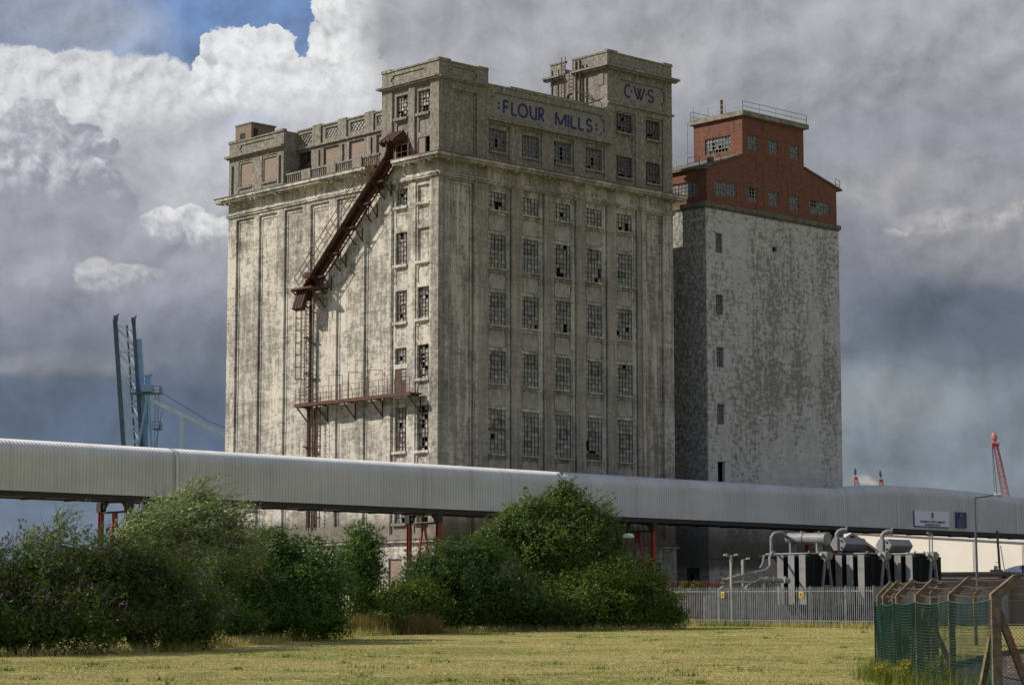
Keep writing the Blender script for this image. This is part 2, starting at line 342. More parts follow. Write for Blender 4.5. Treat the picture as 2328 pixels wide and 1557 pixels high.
M['rust'] = simple('rusted_steel', (.085, .036, .024), (.042, .022, .017), 2.2, .8, streak=.3, bmp=.2)
M['rust_red'] = simple('rusty_red_steel', (.13, .048, .034), (.07, .031, .024), 2.5, .8)
M['rust_thin'] = simple('rusty_rail', (.17, .085, .035), (.085, .045, .024), 3.0, .85)
M['sash_dark'] = simple('dark_window_steel', (.10, .09, .075), (.055, .045, .035), 4.0, .8)
M['sash_rust'] = simple('rusty_window_steel', (.13, .075, .045), (.06, .04, .03), 4.0, .85)
M['sash_pale'] = simple('pale_window_steel', (.30, .30, .275), (.20, .20, .185), 4.0, .8)
def make_glass(name, ramp, rough=.25):
    m, t, b = mat_base(name); g = t.new('ShaderNodeNewGeometry'); v = coords(t)
    c = t.ramp(g.outputs['Random Per Island'], ramp); n = t.noise(v, 3.5, 6, .65)
    c = t.mix(t.math('MULTIPLY', t.smooth(n, .4, .7), .45), c, (.24, .225, .19))
    t.put(b.inputs['Base Color'], c); b.inputs['Roughness'].default_value = rough; b.inputs['Specular IOR Level'].default_value = .45
    t.put(b.inputs['Roughness'], t.math('MULTIPLY_ADD', n, .5, rough - .1))
    return m
M['glass_front'] = make_glass('grimy_front_glass', [(0, (.13, .145, .14)), (.3, (.24, .265, .26)), (.8, (.33, .355, .345)), (.95, (.42, .44, .42)), (1, (.13, .085, .065))], .3)
M['glass_silo'] = make_glass('grimy_side_glass', [(0, (.16, .155, .14)), (.35, (.30, .31, .30)), (.75, (.42, .44, .43)), (1, (.52, .55, .56))], .3)
M['glass_attic'] = make_glass('dark_attic_glass', [(0, (.035, .045, .06)), (.6, (.065, .08, .10)), (1, (.10, .115, .135))], .25)
M['glass_brick'] = make_glass('blue_grey_glass', [(0, (.05, .065, .085)), (.6, (.10, .125, .15)), (1, (.20, .22, .235))], .2)
M['black'] = simple('black_steel', (.018, .017, .016), (.03, .026, .022), 2.0, .6)
M['red'] = simple('red_steel_paint', (.34, .045, .028), (.22, .032, .022), 1.6, .55, streak=.35)
M['conc_post'] = simple('lichened_concrete', (.30, .245, .17), (.17, .13, .085), 9.0, .95, bmp=.5)
def make_post():
    m, t, b = mat_base('lichened_concrete_post'); v = coords(t)
    n = t.noise(v, 7, 8, .7); c = t.mix(t.smooth(n, .35, .65), (.25, .20, .135), (.12, .09, .058))
    l = t.noise(v, 3.1, 6, .6); c = t.mix(t.math('MULTIPLY', t.smooth(l, .60, .66), .9), c, (.46, .31, .045))
    r = t.noise(scaled(t, v, 2, 2, .4), 2.0, 5, .6); c = t.mix(t.math('MULTIPLY', t.smooth(r, .5, .66), .8), c, (.23, .10, .045))
    t.put(b.inputs['Base Color'], c); b.inputs['Roughness'].default_value = .95; bump(t, b, n, .6, .02); return m
M['post'] = make_post()
M['green'] = simple('green_plastic_mesh', (.006, .046, .029), (.009, .064, .04), 2.0, .6)
M['green_wire'] = simple('green_coated_wire', (.04, .16, .11), (.03, .12, .085), 2.0, .5)
M['galv'] = simple('galvanised_steel', (.33, .35, .365), (.23, .245, .26), 2.5, .6, metal=.2)
M['wire'] = simple('barbed_wire', (.13, .075, .05), (.07, .045, .035), 4.0, .8)
M['grey_wire'] = simple('grey_chain_link', (.20, .205, .20), (.13, .13, .125), 4.0, .7)
M['trans'] = simple('transformer_grey', (.27, .275, .28), (.205, .21, .22), 1.6, .55, streak=.45, cs=(.12, .115, .105))
M['trans_dark_shade'] = simple('dark_shaded_transformer_grey', (.022, .025, .032), (.016, .018, .024), 1.2, .5)  # darker copy of the transformer paint; shade among the fins is in its colour
M['white_post'] = simple('cream_post', (.55, .53, .45), (.42, .40, .34), 2.0, .6)
M['white_wall'] = simple('cream_cladding', (.74, .70, .61), (.68, .645, .565), .35, .7, streak=.12)
M['white_roof'] = simple('pale_sheet_roof', (.62, .63, .63), (.5, .51, .52), .6, .6)
M['sign_white'] = simple('pale_sign_face', (.78, .83, .93), (.72, .77, .87), 1.0, .6)
M['sign_blue'] = simple('navy_sign_face', (.025, .03, .15), (.03, .036, .17), 1.0, .6)
M['sign_text'] = simple('dark_sign_text', (.02, .03, .07), (.03, .04, .08), 2.0, .7)
M['gold'] = simple('gold_sign_text', (.48, .36, .17), (.40, .30, .15), 2.0, .6)
M['sign_edge'] = simple('dark_sign_edge', (.04, .05, .10), (.03, .04, .08), 2.0, .7)
M['yellow'] = simple('yellow_sign', (.72, .50, .03), (.62, .42, .03), 3.0, .6)
M['lamp_pole'] = simple('blue_grey_pole', (.095, .12, .145), (.075, .09, .11), 2.0, .6)
M['lamp_head'] = simple('pale_lamp_head', (.55, .56, .55), (.42, .43, .42), 4.0, .5)
M['lamp_white'] = simple('white_lamp_cover', (.85, .85, .83), (.7, .7, .68), 4.0, .4)
M['timber'] = simple('grey_timber', (.14, .12, .10), (.085, .07, .06), 3.0, .9)
M['crane_pale_sunlit'] = simple('pale_sunlit_crane_paint', (.50, .64, .76), (.42, .56, .70), .8, .55)  # crane blue made paler: sunlight on stay and lacing put into the colour
M['crane_blue'] = simple('blue_crane_paint', (.24, .40, .64), (.19, .33, .55), .8, .55, streak=.2)
M['crane_dark'] = simple('dark_crane_paint', (.075, .125, .19), (.05, .085, .13), .8, .6)
M['crane_red'] = simple('red_crane_paint', (.52, .06, .06), (.40, .05, .05), .6, .6)
M['crane_pink'] = simple('faded_red_paint', (.55, .20, .20), (.45, .13, .13), .4, .6)
M['tank_blue'] = simple('bright_blue_paint', (.05, .30, .60), (.04, .24, .50), 1.0, .5)
M['tank_dark'] = simple('dark_blue_paint', (.03, .05, .085), (.02, .035, .06), 1.0, .5)
M['tank_pale'] = simple('pale_green_paint', (.38, .42, .36), (.3, .33, .29), 1.0, .5)
M['terracotta'] = simple('terracotta', (.42, .15, .07), (.33, .12, .06), 4.0, .8)
M['bark'] = simple('bark', (.10, .075, .05), (.06, .045, .03), 8.0, .95, bmp=.6)
def make_clad():
    m, t, b = mat_base('grey_corrugated_cladding'); v = coords(t); x, y, z = t.sep(v)
    n = t.noise(scaled(t, v, .25, .25, .5), 1.0, 5, .6); c = t.mix(t.smooth(n, .3, .7), (.645, .66, .66), (.56, .575, .575))
    s = t.noise(scaled(t, v, 4.0, .6, .10), 1.0, 6, .65); c = t.mix(t.math('MULTIPLY', t.smooth(s, .52, .8), .30), c, (.36, .345, .30))
    # rusty-green dirt along roof lap joints
    st = t.noise(scaled(t, v, .9, .9, .9), 1.0, 5, .6)
    c = t.mix(t.math('MULTIPLY', t.math('MULTIPLY', t.smooth(z, 9.6, 10.6), t.smooth(st, .45, .7)), .30), c, (.27, .25, .17))
    rn = t.noise(scaled(t, v, 1.6, .5, .06), 1.0, 7, .7); c = t.mix(t.math('MULTIPLY', t.smooth(rn, .54, .72), .45), c, (.33, .315, .265))
    pl = t.noise(t.comb(t.math('FLOOR', t.math('DIVIDE', x, 1.0)), 0.0, 0.0), 7.3, 0, .5); c = t.vmath('SCALE', c, sc=t.math('MULTIPLY_ADD', pl, .22, .89))       # sheet to sheet tone
    t.put(b.inputs['Base Color'], c); b.inputs['Roughness'].default_value = .6; b.inputs['Metallic'].default_value = .05
    return m
M['clad'] = make_clad()
M['clad_trim'] = simple('cladding_trim', (.69, .70, .695), (.565, .58, .58), 1.0, .6)
def make_leaf(name, c1, c2, c3=None, trans=.25, scale=.8, rough=.5):
    m, t, b = mat_base(name); g = t.new('ShaderNodeNewGeometry'); v = coords(t)
    r = g.outputs['Random Per Island']; c = t.ramp(r, [(0, c1), (.75, c2), (1, c3 or c2)])
    n = t.noise(v, scale, 4, .6); c = t.mix(t.smooth(n, .35, .7), c, t.vmath('MULTIPLY', c, (1.35, 1.25, .9)))
    t.put(b.inputs['Base Color'], c); b.inputs['Roughness'].default_value = rough; b.inputs['Specular IOR Level'].default_value = .16
    tr = t.new('ShaderNodeBsdfTranslucent'); t.put(tr.inputs[0], t.vmath('MULTIPLY', c, (1.2, 1.4, .5)))
    ms = t.new('ShaderNodeMixShader'); ms.inputs[0].default_value = trans
    out = [q for q in t.n if q.type == 'OUTPUT_MATERIAL'][0]
    t.l.new(b.outputs[0], ms.inputs[1]); t.l.new(tr.outputs[0], ms.inputs[2]); t.l.new(ms.outputs[0], out.inputs[0])
    return m
M['leaf_buddleia'] = make_leaf('buddleia_leaf', (0.036, 0.073, 0.014), (0.062, 0.112, 0.022), (0.106, 0.079, 0.026))
M['leaf_willow'] = make_leaf('willow_leaf', (0.139, 0.195, 0.082), (0.250, 0.310, 0.164), (0.390, 0.425, 0.286), .2)
M['leaf_elder'] = make_leaf('elder_leaf', (0.039, 0.087, 0.019), (0.064, 0.129, 0.027), (0.111, 0.180, 0.037))
M['leaf_sallow'] = make_leaf('sallow_leaf', (0.058, 0.099, 0.026), (0.098, 0.150, 0.038), (0.162, 0.220, 0.071))
M['leaf_haw'] = make_leaf('hawthorn_leaf', (0.032, 0.068, 0.019), (0.057, 0.099, 0.024), (0.094, 0.147, 0.039))
M['leaf_bramble'] = make_leaf('bramble_leaf', (0.063, 0.108, 0.018), (0.094, 0.145, 0.024), (0.173, 0.207, 0.036))
M['leaf_gold'] = make_leaf('yellow_green_leaf', (0.046, 0.089, 0.016), (0.087, 0.135, 0.022), (0.139, 0.174, 0.027))
M['flower'] = make_leaf('buddleia_flower', (.13, .085, .15), (.19, .13, .24), (.09, .06, .05), .1)
M['yflower'] = make_leaf('ragwort_flower', (.42, .34, .02), (.55, .42, .03), (.30, .30, .05), .1)
M['weed'] = make_leaf('weed_leaf', (.10, .14, .03), (.16, .18, .04), (.24, .20, .07))
M['hay'] = simple('dry_hay', (.54, .45, .22), (.42, .34, .15), 2.0, .8)
M['straw'] = make_leaf('dry_tall_grass', (.16, .12, .055), (.24, .18, .085), (.11, .11, .04), .2)
def make_blade():
    m, t, b = mat_base('mown_grass_blade'); g = t.new('ShaderNodeNewGeometry'); v = coords(t)
    n = t.math('ADD', t.math('MULTIPLY', t.noise(v, .10, 4, .6), .55), t.math('MULTIPLY', t.noise(v, .45, 5, .65), .45)); n2 = t.noise(scaled(t, v, .35, 1.3, 1), .8, 6, .7)
    dry = t.ramp(g.outputs['Random Per Island'], [(0, (.35, .30, .085)), (.6, (.45, .385, .125)), (1, (.58, .51, .22))])
    grn = t.ramp(g.outputs['Random Per Island'], [(0, (.17, .20, .03)), (.6, (.255, .265, .05)), (1, (.36, .34, .09))])
    f = t.smooth(t.math('ADD', t.math('MULTIPLY', n, .75), t.math('MULTIPLY', n2, .45)), .555, .635)
    t.put(b.inputs['Base Color'], t.mix(f, grn, dry)); b.inputs['Roughness'].default_value = .7; return m
M['blade'] = make_blade()
def make_ground():
    m, t, b = mat_base('mown_field'); v = coords(t)
    n = t.math('ADD', t.math('MULTIPLY', t.noise(v, .10, 4, .6), .55), t.math('MULTIPLY', t.noise(v, .45, 5, .65), .45)); n2 = t.noise(scaled(t, v, .35, 1.3, 1), .8, 6, .7); f0 = t.noise(scaled(t, v, 5, 10, 1), 1.0, 7, .75); f1 = t.noise(v, 16, 5, .75)
    dry = t.mix(t.smooth(f0, .38, .62), (.31, .26, .075), (.44, .37, .12)); grn = t.mix(t.smooth(f0, .38, .62), (.18, .19, .032), (.30, .29, .058))
    f = t.smooth(t.math('ADD', t.math('MULTIPLY', n, .75), t.math('MULTIPLY', n2, .45)), .555, .635)
    c = t.mix(f, grn, dry); c = t.mix(t.math('MULTIPLY', t.smooth(f1, .52, .7), .35), c, (.075, .07, .022))
    t.put(b.inputs['Base Color'], c); b.inputs['Roughness'].default_value = .95; bump(t, b, t.math('ADD', f0, f1), .9, .05); return m
M['ground'] = make_ground()
M['tarmac'] = simple('worn_tarmac', (.075, .075, .075), (.045, .046, .047), 5.0, .95, bmp=.6)
M['red_tarmac'] = simple('reddish_tarmac', (.12, .068, .058), (.085, .05, .045), 5.0, .95, bmp=.5)
M['kerb'] = simple('mossy_kerb', (.13, .115, .09), (.06, .055, .042), 3.0, .95)
M['yard'] = simple('gravel_yard', (.20, .185, .16), (.12, .11, .095), 4.0, .95, bmp=.5)

# ---------------------------------------------------------------- ground
def gz(y):
    pts = [(-1e5, 0), (55, 0), (62, .07), (72, .13), (80, .21), (90, .33), (100, .47), (112, .63), (122, .79), (132, .92), (144, 1.0), (1e5, 1.0)]
    for (a, za), (b, zb) in zip(pts, pts[1:]):
        if a <= y <= b: return za + (zb - za) * (y - a) / (b - a)
g = MB(); xs = [-2500, -600, -200, -90, -60] + list(np.arange(-44, 45, 2.0)) + [60, 90, 200, 600, 2500]; ys = [-400, -100, -20, 0, 20] + list(np.arange(30, 152, 2.0)) + [160, 200, 300, 600, 1500, 5000]
def gh(x, y):
    h = gz(y)
    if 30 < y < 152 and abs(x) < 45: h += .05 * mnoise.noise(Vector((x * .13, y * .13, 3))) + .03 * mnoise.noise(Vector((x * .5, y * .5, 8)))
    return h
nx = len(xs)
g.add([(x, y, gh(x, y)) for y in ys for x in xs], [(j * nx + i, j * nx + i + 1, (j + 1) * nx + i + 1, (j + 1) * nx + i) for j in range(len(ys) - 1) for i in range(nx - 1)])
tag(build('ground', g, M['ground'], smooth=True), None, None, kind='structure')
# gravel yard under the plant and mill, a hand's breadth above the field sheet
def sheet(name, poly, mat, lift):
    """flat strip following the field: poly is [(x_left, x_right, y), ...]"""
    mb = MB(); v = []; f = []; n = 8
    for xl, xr, y in poly:
        for i in range(n + 1):
            x = xl + (xr - xl) * i / n; v.append((x, y, gh(x, y) + lift))
    for j in range(len(poly) - 1):
        for i in range(n): f.append((j * (n + 1) + i, j * (n + 1) + i + 1, (j + 1) * (n + 1) + i + 1, (j + 1) * (n + 1) + i))
    mb.add(v, f); return tag(build(name, mb, mat), None, None, kind='structure')
sheet('yard', [(-60, 120, y) for y in (146, 152, 160, 200, 260)], M['yard'], .06)

# ---------------------------------------------------------------- relief facades
def stepped(u0, u1, z0, z1, d, n=.16):
    return [(u0, u1, z0 + n, z1 - n, d), (u0 + n, u1 - n, z0, z1, d)]
def relief(mb, U0, U1, Z0, Z1, rects, fmap, base=0.0, hole=-.38, step=1.1, jit=.018):
    """a wall as cells of different depth; a rect with depth None is an opening with reveals"""
    us = {U0, U1}; zs = {Z0, Z1}
    for a, b, c, d, _ in rects:
        us |= {min(max(a, U0), U1), min(max(b, U0), U1)}; zs |= {min(max(c, Z0), Z1), min(max(d, Z0), Z1)}
    def fill(s):
        s = sorted(s); o = [s[0]]
        for q in s[1:]:
            if q - o[-1] < 1e-4: continue
            k = int((q - o[-1]) // step); p = o[-1]
            for i in range(k): o.append(p + (q - p) * (i + 1) / (k + 1))
            o.append(q)
        return o
    us, zs = fill(us), fill(zs); nu, nz = len(us) - 1, len(zs) - 1
    D = np.full((nu, nz), base); H = np.zeros((nu, nz), bool)
    uc = [(us[i] + us[i + 1]) / 2 for i in range(nu)]; zc = [(zs[i] + zs[i + 1]) / 2 for i in range(nz)]
    for a, b, c, d, dep in rects:
        ii = [i for i in range(nu) if a < uc[i] < b]; jj = [j for j in range(nz) if c < zc[j] < d]
        if not ii or not jj: continue
        sl = np.ix_(ii, jj)
        if dep is None: D[sl] = hole; H[sl] = True
        else: D[sl] = dep; H[sl] = False
    cache = {}
    def vid(i, j, d):
        k = (i, j, round(d, 4))
        if k not in cache:
            u, z = us[i], zs[j]
            edge = i in (0, nu) or j in (0, nz)
            q = Vector((u * .9, z * .9, d)); e = mnoise.noise_vector(q * 1.7) * jit
            if edge: e *= .3
            cache[k] = mb.n; mb.v.append(fmap(u + e.x, z + e.y, d + e.z * .6)); mb.n += 1
        return cache[k]
    for i in range(nu):
        for j in range(nz):
            d = D[i, j]
            if not H[i, j]: mb.f.append((vid(i, j, d), vid(i + 1, j, d), vid(i + 1, j + 1, d), vid(i, j + 1, d)))
            if i + 1 < nu and abs(D[i + 1, j] - d) > 1e-4:
                e = D[i + 1, j]; mb.f.append((vid(i + 1, j, d), vid(i + 1, j, e), vid(i + 1, j + 1, e), vid(i + 1, j + 1, d)))
            if j + 1 < nz and abs(D[i, j + 1] - d) > 1e-4:
                e = D[i, j + 1]; mb.f.append((vid(i, j + 1, d), vid(i + 1, j + 1, d), vid(i + 1, j + 1, e), vid(i, j + 1, e)))
def front(u, z, d): return (u, -d, z)          # lettered front: plane y = 0, outward -y
def side(x0): return lambda v, z, d: (x0 - d, v, z)   # silo front: plane x = x0, outward -x
def at_front(y0): return lambda u, z, d: (u, y0 - d, z)

def window(parent, fmap, u0, u1, z0, z1, cols, rows, d=-.26, sash='sash_dark', glass='glass_front', lost=.03, heavy=None, seed=0, bar=.05, holes=(), boards=(), sill=None):
    """steel casement: a 'window' part (frame and bars) with its panes as sub-part 'glass'"""
    rnd = random.Random(seed); fr = MB(); gl = MB()
    def bx(a, b, c, e, t0, t1):
        p = [fmap(a, c, t0), fmap(b, c, t0), fmap(b, e, t0), fmap(a, e, t0), fmap(a, c, t1), fmap(b, c, t1), fmap(b, e, t1), fmap(a, e, t1)]
        fr.add(p, [(0, 1, 2, 3), (4, 7, 6, 5), (0, 4, 5, 1), (1, 5, 6, 2), (2, 6, 7, 3), (3, 7, 4, 0)])
    us = [u0 + (u1 - u0) * i / cols for i in range(cols + 1)]; zs = [z0 + (z1 - z0) * j / rows for j in range(rows + 1)]
    for i, u in enumerate(us):
        t = bar * (1.5 if i in (0, cols) else 1); bx(max(u - t / 2, u0 + .002), min(u + t / 2, u1 - .002), z0 + .003, z1 - .003, d - .02, d + .02)
    for j, z in enumerate(zs):
        t = bar * (1.5 if j in (0, rows) else 1); bx(u0 + .004, u1 - .004, max(z - t / 2, z0 + .004), min(z + t / 2, z1 - .004), d - .016, d + .016)
    if heavy:
        a, b, c, e = heavy; t = .09
        for q in (us[a], us[b]): bx(q - t / 2, q + t / 2, zs[c], zs[e], d - .045, d + .045)
        for q in (zs[c], zs[e]): bx(us[a] - t / 2, us[b] + t / 2, q - t / 2, q + t / 2, d - .042, d + .042)
    for (a, b, c, e) in boards: bx(u0 + (u1 - u0) * a, u0 + (u1 - u0) * b, z0 + (z1 - z0) * c, z0 + (z1 - z0) * e, d + .01, d + .05)
    gone = set(holes)
    for i in range(cols):
        for j in range(rows):
            if (i, j) in gone or rnd.random() < lost: continue
            tu, tz = rnd.gauss(0, .012), rnd.gauss(0, .012); a, b, c, e = us[i], us[i + 1], zs[j], zs[j + 1]
            if rnd.random() < lost * .8: e = c + (e - c) * rnd.uniform(.3, .8)
            o = d - .03
            gl.quad(fmap(a, c, o - tu - tz), fmap(b, c, o + tu - tz), fmap(b, e, o + tu + tz), fmap(a, e, o - tu + tz))
    wo = build('window', fr, M[sash], parent)
    if sill:
        q = MB(); q.box(*sill); build('sill', q, M['mill'], wo)
    if gl.n: build('glass', gl, M[glass], wo)
    return wo

# ---------------------------------------------------------------- flour mill
mill = thing('flour_mill', 'tall derelict whitewashed concrete flour mill with blue lettering on its parapet', 'building', (0, 0, 1.0), MILL)
A0, BX, BY = 1.0, 25.37, 25.97
wall = MB()
# lettered front -----------------------------------------------------------------------------------------
ROWS = [(31.95, 33.3), (27.53, 30.1), (23.25, 25.7), (18.85, 21.3), (13.6, 16.9), (8.7, 12.0)]
r = [(.99, 3.57, 7.6, 33.7, -.16), (1.25, 3.3, 7.9, 33.45, -.26), (3.47, 3.57, 7.6, 33.7, -.36), (22.12, 24.2, 7.6, 33.7, -.16), (22.35, 24.0, 7.9, 33.4, -.26), (24.1, 24.2, 7.6, 33.7, -.36)]
WX = [5.12 + 3.445 * i for i in range(5)]
SPAN = []
for u in WX:
    r += [(u - .16, u + 2.3, 7.3, 33.75, -.12), (u + 2.19, u + 2.3, 7.3, 33.75, -.40), (u - .16, u - .07, 7.3, 33.75, -.34), (u - .05, u + 1.93, 7.4, 33.55, -.15)]
    zt = 33.3
    for k, (a, b) in enumerate(ROWS):
        r.append((u, u + 1.80, a, b, None))
        nb = ROWS[k + 1][1] if k + 1 < len(ROWS) else 7.5
        r.append((u + .02, u + 1.78, nb + .22, a - .36, -.24)); SPAN.append((u + .07, u + 1.73, nb + .27, a - .41))
r += [(3.57, 3.66, 7.3, 33.9, -.05), (21.6, 21.7, 7.3, 33.9, -.05)]
relief(wall, 0, BX, 7.2, 35.3, r, front, hole=-.42)
# base storey
r = []
for k in range(7): r.append((1.2 + 3.43 * k, 3.0 + 3.43 * k, 3.4, 5.8, None)); r.append((.9 + 3.43 * k, 3.3 + 3.43 * k, 5.95, 6.2, .05))
relief(wall, 0, BX, A0, 7.2, r, front, base=.10)
# attic: tower bay, lettered band, taller tower
r = [(1.07, 3.82, 35.7, 40.57, -.14), (1.25, 3.65, 35.9, 40.4, -.20)]
r += stepped(1.07, 3.82, 41.45, 42.25, -.10, .22)
relief(wall, 0, 4.97, 35.3, 42.6, r, front)
r = []
for k in range(4):
    u = WX[k]; r += [(u - .12, u + 2.05, 35.9, 38.5, -.12), (u, u + 1.86, 36.45, 38.15, None)]
r += stepped(5.33, 17.5, 39.25, 40.95, -.12, .32)
relief(wall, 4.97, 17.84, 35.3, 41.5, r, front, hole=-.45)
r = []
CW = [(18.95, 20.8, 36.3, 38.0), (18.95, 20.8, 39.95, 41.45), (22.38, 24.05, 36.25, 37.95), (22.38, 24.05, 39.85, 41.4)]
r += [(18.75, 21.1, 35.7, 41.6, -.14), (22.2, 24.3, 35.7, 41.6, -.14)]
for a, b, c, d in CW: r.append((a, b, c, d, None))
r += stepped(18.95, 20.8, 38.3, 39.7, -.20); r += stepped(22.38, 24.05, 38.25, 39.6, -.20)
r += stepped(19.15, 24.5, 42.75, 44.2, -.12, .25)
relief(wall, 17.84, BX, 35.3, 46.2, r, front, hole=-.45)
# silo front ---------------------------------------------------------------------------------------------
sd = side(0.0); r = []
edges = [24.85, 21.8, 18.45, 15.15, 11.85, 8.52]                      # where each recessed bin panel begins (reading right to left in y)
for e in edges:
    w_ = 2.32; r += [(e - w_, e, 8.35, 33.6, -.15), (e - w_ + .10, e - .26, 8.4, 33.3, -.20)]
r += [(.98, 5.35, 7.6, 33.75, -.05), (1.0, 2.65, 7.6, 33.75, -.13), (3.5, 5.28, 7.6, 33.75, -.15)]
C1, C2 = (3.68, 5.0), (1.16, 2.48)
OPEN1 = [(32.07, 33.4), (27.65, 30.1), (23.35, 25.7), (20.2, 21.4), (13.7, 16.95), (8.4, 12.2)]
OPEN2 = [(23.4, 25.75), (18.95, 21.45), (13.65, 16.95), (8.4, 12.2)]
for a, b in OPEN1: r.append((*C1, a, b, None))
r.append((*C1, 18.0, 19.85, None))
for a, b in OPEN2: r.append((*C2, a, b, None))
for a, b in ((32.08, 33.4), (27.7, 30.15)): r.append((*C2, a, b, -.30))
for (c, z0, z1) in ((C1, 30.4, 31.75), (C1, 26.0, 27.3), (C1, 21.7, 23.0), (C2, 30.4, 31.75), (C2, 26.0, 27.35), (C2, 21.75, 23.0), (C2, 17.25, 18.6), (C1, 12.5, 13.3), (C2, 12.5, 13.3)): r += stepped(c[0] + .04, c[1] - .04, z0, z1, -.20, .12)
relief(wall, 0, BY, 7.2, 35.3, r, sd, hole=-.55)
r = []
for k in range(7): r.append((.45 + 3.3 * k, 2.0 + 3.3 * k, 3.4, 5.8, None))
relief(wall, 0, BY, A0, 7.2, r, side(-.10))
# side attic: tower, recessed gallery, corner block
r = [(.98, 2.75, 35.4, 41.0, -.14), (3.45, 5.35, 35.4, 41.0, -.14)]
for (c) in (C1, C2): r.append((*c, 38.85, 40.55, None)); r += stepped(c[0] + .05, c[1] - .05, 37.35, 38.45, -.22, .1)
r.append((*C2, 35.35, 37.0, None)); r.append((*C1, 35.35, 36.9, None))
r += stepped(1.5, 5.5, 41.55, 42.2, -.08, .18)
relief(wall, 0, 6.55, 35.3, 42.6, r, sd)
GX = 1.4; gs = side(GX); r = [(18.66, 16.93, 36.9, 38.42, None)]; r = [(16.93, 18.6, 36.4, 38.42, None)]
BRK = [(13.45, 15.36), (10.3, 12.18), (7.1, 8.85)]
for a, b in BRK: r.append((a, b, 36.3, 38.38, -.22))
for a in (15.75, 12.75, 9.3): r.append((a, a + .26, 36.5, 38.3, -.16))
LAT = [(16.87, 18.45), (13.6, 15.15), (10.3, 12.02), (7.1, 8.85)]
for a, b in LAT: r.append((a, b, 39.08, 39.9, None))
relief(wall, 6.55, 18.7, 35.3, 40.2, r, gs, hole=-.3)
r = [(23.0, 24.5, 36.3, 38.22, -.22), (19.68, 21.42, 36.3, 38.2, -.22), (25.3, 25.65, 35.8, 38.15, -.18), (19.0, 19.32, 35.86, 38.15, -.18), (22.85, 24.65, 35.5, 38.5, -.06) ]
r = [(22.85, 24.68, 35.5, 38.4, -.06), (19.55, 21.55, 35.5, 38.4, -.06)] + r[:4]
r += stepped(19.8, 24.6, 39.2, 39.75, -.08, .18)
relief(wall, 18.7, BY, 35.3, 40.1, r, sd)
# faces that look right and the hidden rear ---------------------------------------------------------------
def wq(*p): wall.quad(*p)
wq((0, 18.7, 35.3), (0, 18.7, 40.1), (9, 18.7, 40.1), (9, 18.7, 35.3))
wq((0, 6.55, 35.3), (6.5, 6.55, 35.3), (6.5, 6.55, 42.6), (0, 6.55, 42.6)); wq((4.97, 0, 41.5), (4.97, 6.55, 41.5), (4.97, 6.55, 42.6), (4.97, 0, 42.6))
wq((9, 18.7, 35.3), (9, 18.7, 40.1), (9, BY, 40.1), (9, BY, 35.3)); wq((0, BY, 35.3), (9, BY, 35.3), (9, BY, 40.1), (0, BY, 40.1))
wq((BX, 0, A0), (BX, BY, A0), (BX, BY, 35.3), (BX, 0, 35.3)); wq((0, BY, A0), (0, BY, 35.3), (BX, BY, 35.3), (BX, BY, A0))
wq((4.97, 6.55, 35.3), (17.84, 6.55, 35.3), (17.84, 6.55, 41.3), (4.97, 6.55, 41.3))
r = []
relief(wall, 0, 6.47, 41.3, 46.2, [(3.97, 4.74, 45.2, 46.3, None), (.4, 1.0, 43.6, 44.6, .06)], side(17.84), hole=-.02)
wq((BX, 0, 35.3), (BX, 6.47, 35.3), (BX, 6.47, 46.2), (BX, 0, 46.2)); wq((17.84, 6.47, 35.3), (17.84, 6.47, 46.2), (BX, 6.47, 46.2), (BX, 6.47, 35.3))
# parapet thickness, so nothing is paper thin
wall.box(.02, 4.9, .3, .34, 41.4, 42.55).box(.3, .34, .02, 6.5, 41.4, 42.55).box(17.9, BX, .3, .34, 45.2, 46.15)
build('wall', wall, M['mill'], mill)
rf = MB()
rf.box(.4, BX - .05, .4, BY - .05, 35.2, 35.28).box(.1, 4.9, .1, 6.5, 41.1, 41.2).box(17.9, BX - .05, .1, 6.4, 45.0, 45.1).box(.1, 8.9, 18.8, BY - .1, 39.7, 39.8).box(4.97, 17.84, .1, 6.5, 41.0, 41.1).box(GX + .35, 9, 6.6, 18.65, 38.55, 38.65)
build('roof', rf, M['ledge'], mill)
fl = MB()
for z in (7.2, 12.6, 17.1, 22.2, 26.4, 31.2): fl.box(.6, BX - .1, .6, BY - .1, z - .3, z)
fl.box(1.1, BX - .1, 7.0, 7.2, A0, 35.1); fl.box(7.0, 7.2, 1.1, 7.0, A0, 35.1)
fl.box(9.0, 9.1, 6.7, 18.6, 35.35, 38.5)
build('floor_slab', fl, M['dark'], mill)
# ledges ------------------------------------------------------------------------------------------------
co = MB()
def ledge_front(x0, x1, z0, z1, o, mb=co): mb.box(x0, x1, -o, .04, z0, z1)
def run(mb, pts):
    """wobbly moulding boxes along a path: (axis, a, b, z0, z1, out)"""
    for ax, a, b, z0, z1, o in pts:
        n = max(1, int((b - a) / 2.6)); 
        for i in range(n):
            p, q = a + (b - a) * i / n, a + (b - a) * (i + 1) / n
            e = random.uniform(-.02, .02); h = random.uniform(-.012, .012)
            if ax == 'x': mb.box(p, q, -o - e, .03, z0 + h, z1 + h)
            else: mb.box(-o - e, .03, p, q, z0 + h, z1 + h)
# main cornice, with the gap where the chute was driven through
run(co, [('x', 0, 26.2, 35.05, 35.22, .72), ('x', -.0, 26.25, 35.22, 35.42, .86)])
run(co, [('y', .06, 4.45, 35.05, 35.22, .72), ('y', .06, 4.45, 35.22, 35.42, .86), ('y', 7.45, 26.8, 35.05, 35.22, .72), ('y', 7.45, 26.83, 35.22, 35.42, .86)])
co.box(-.86, 0, -.86, .05, 35.22, 35.43).box(-.72, 0, -.72, .05, 35.05, 35.21)
co.box(BX, BX + .8, 0, 8, 35.1, 35.4).box(-.8, .5, BY, BY + .82, 35.1, 35.4)
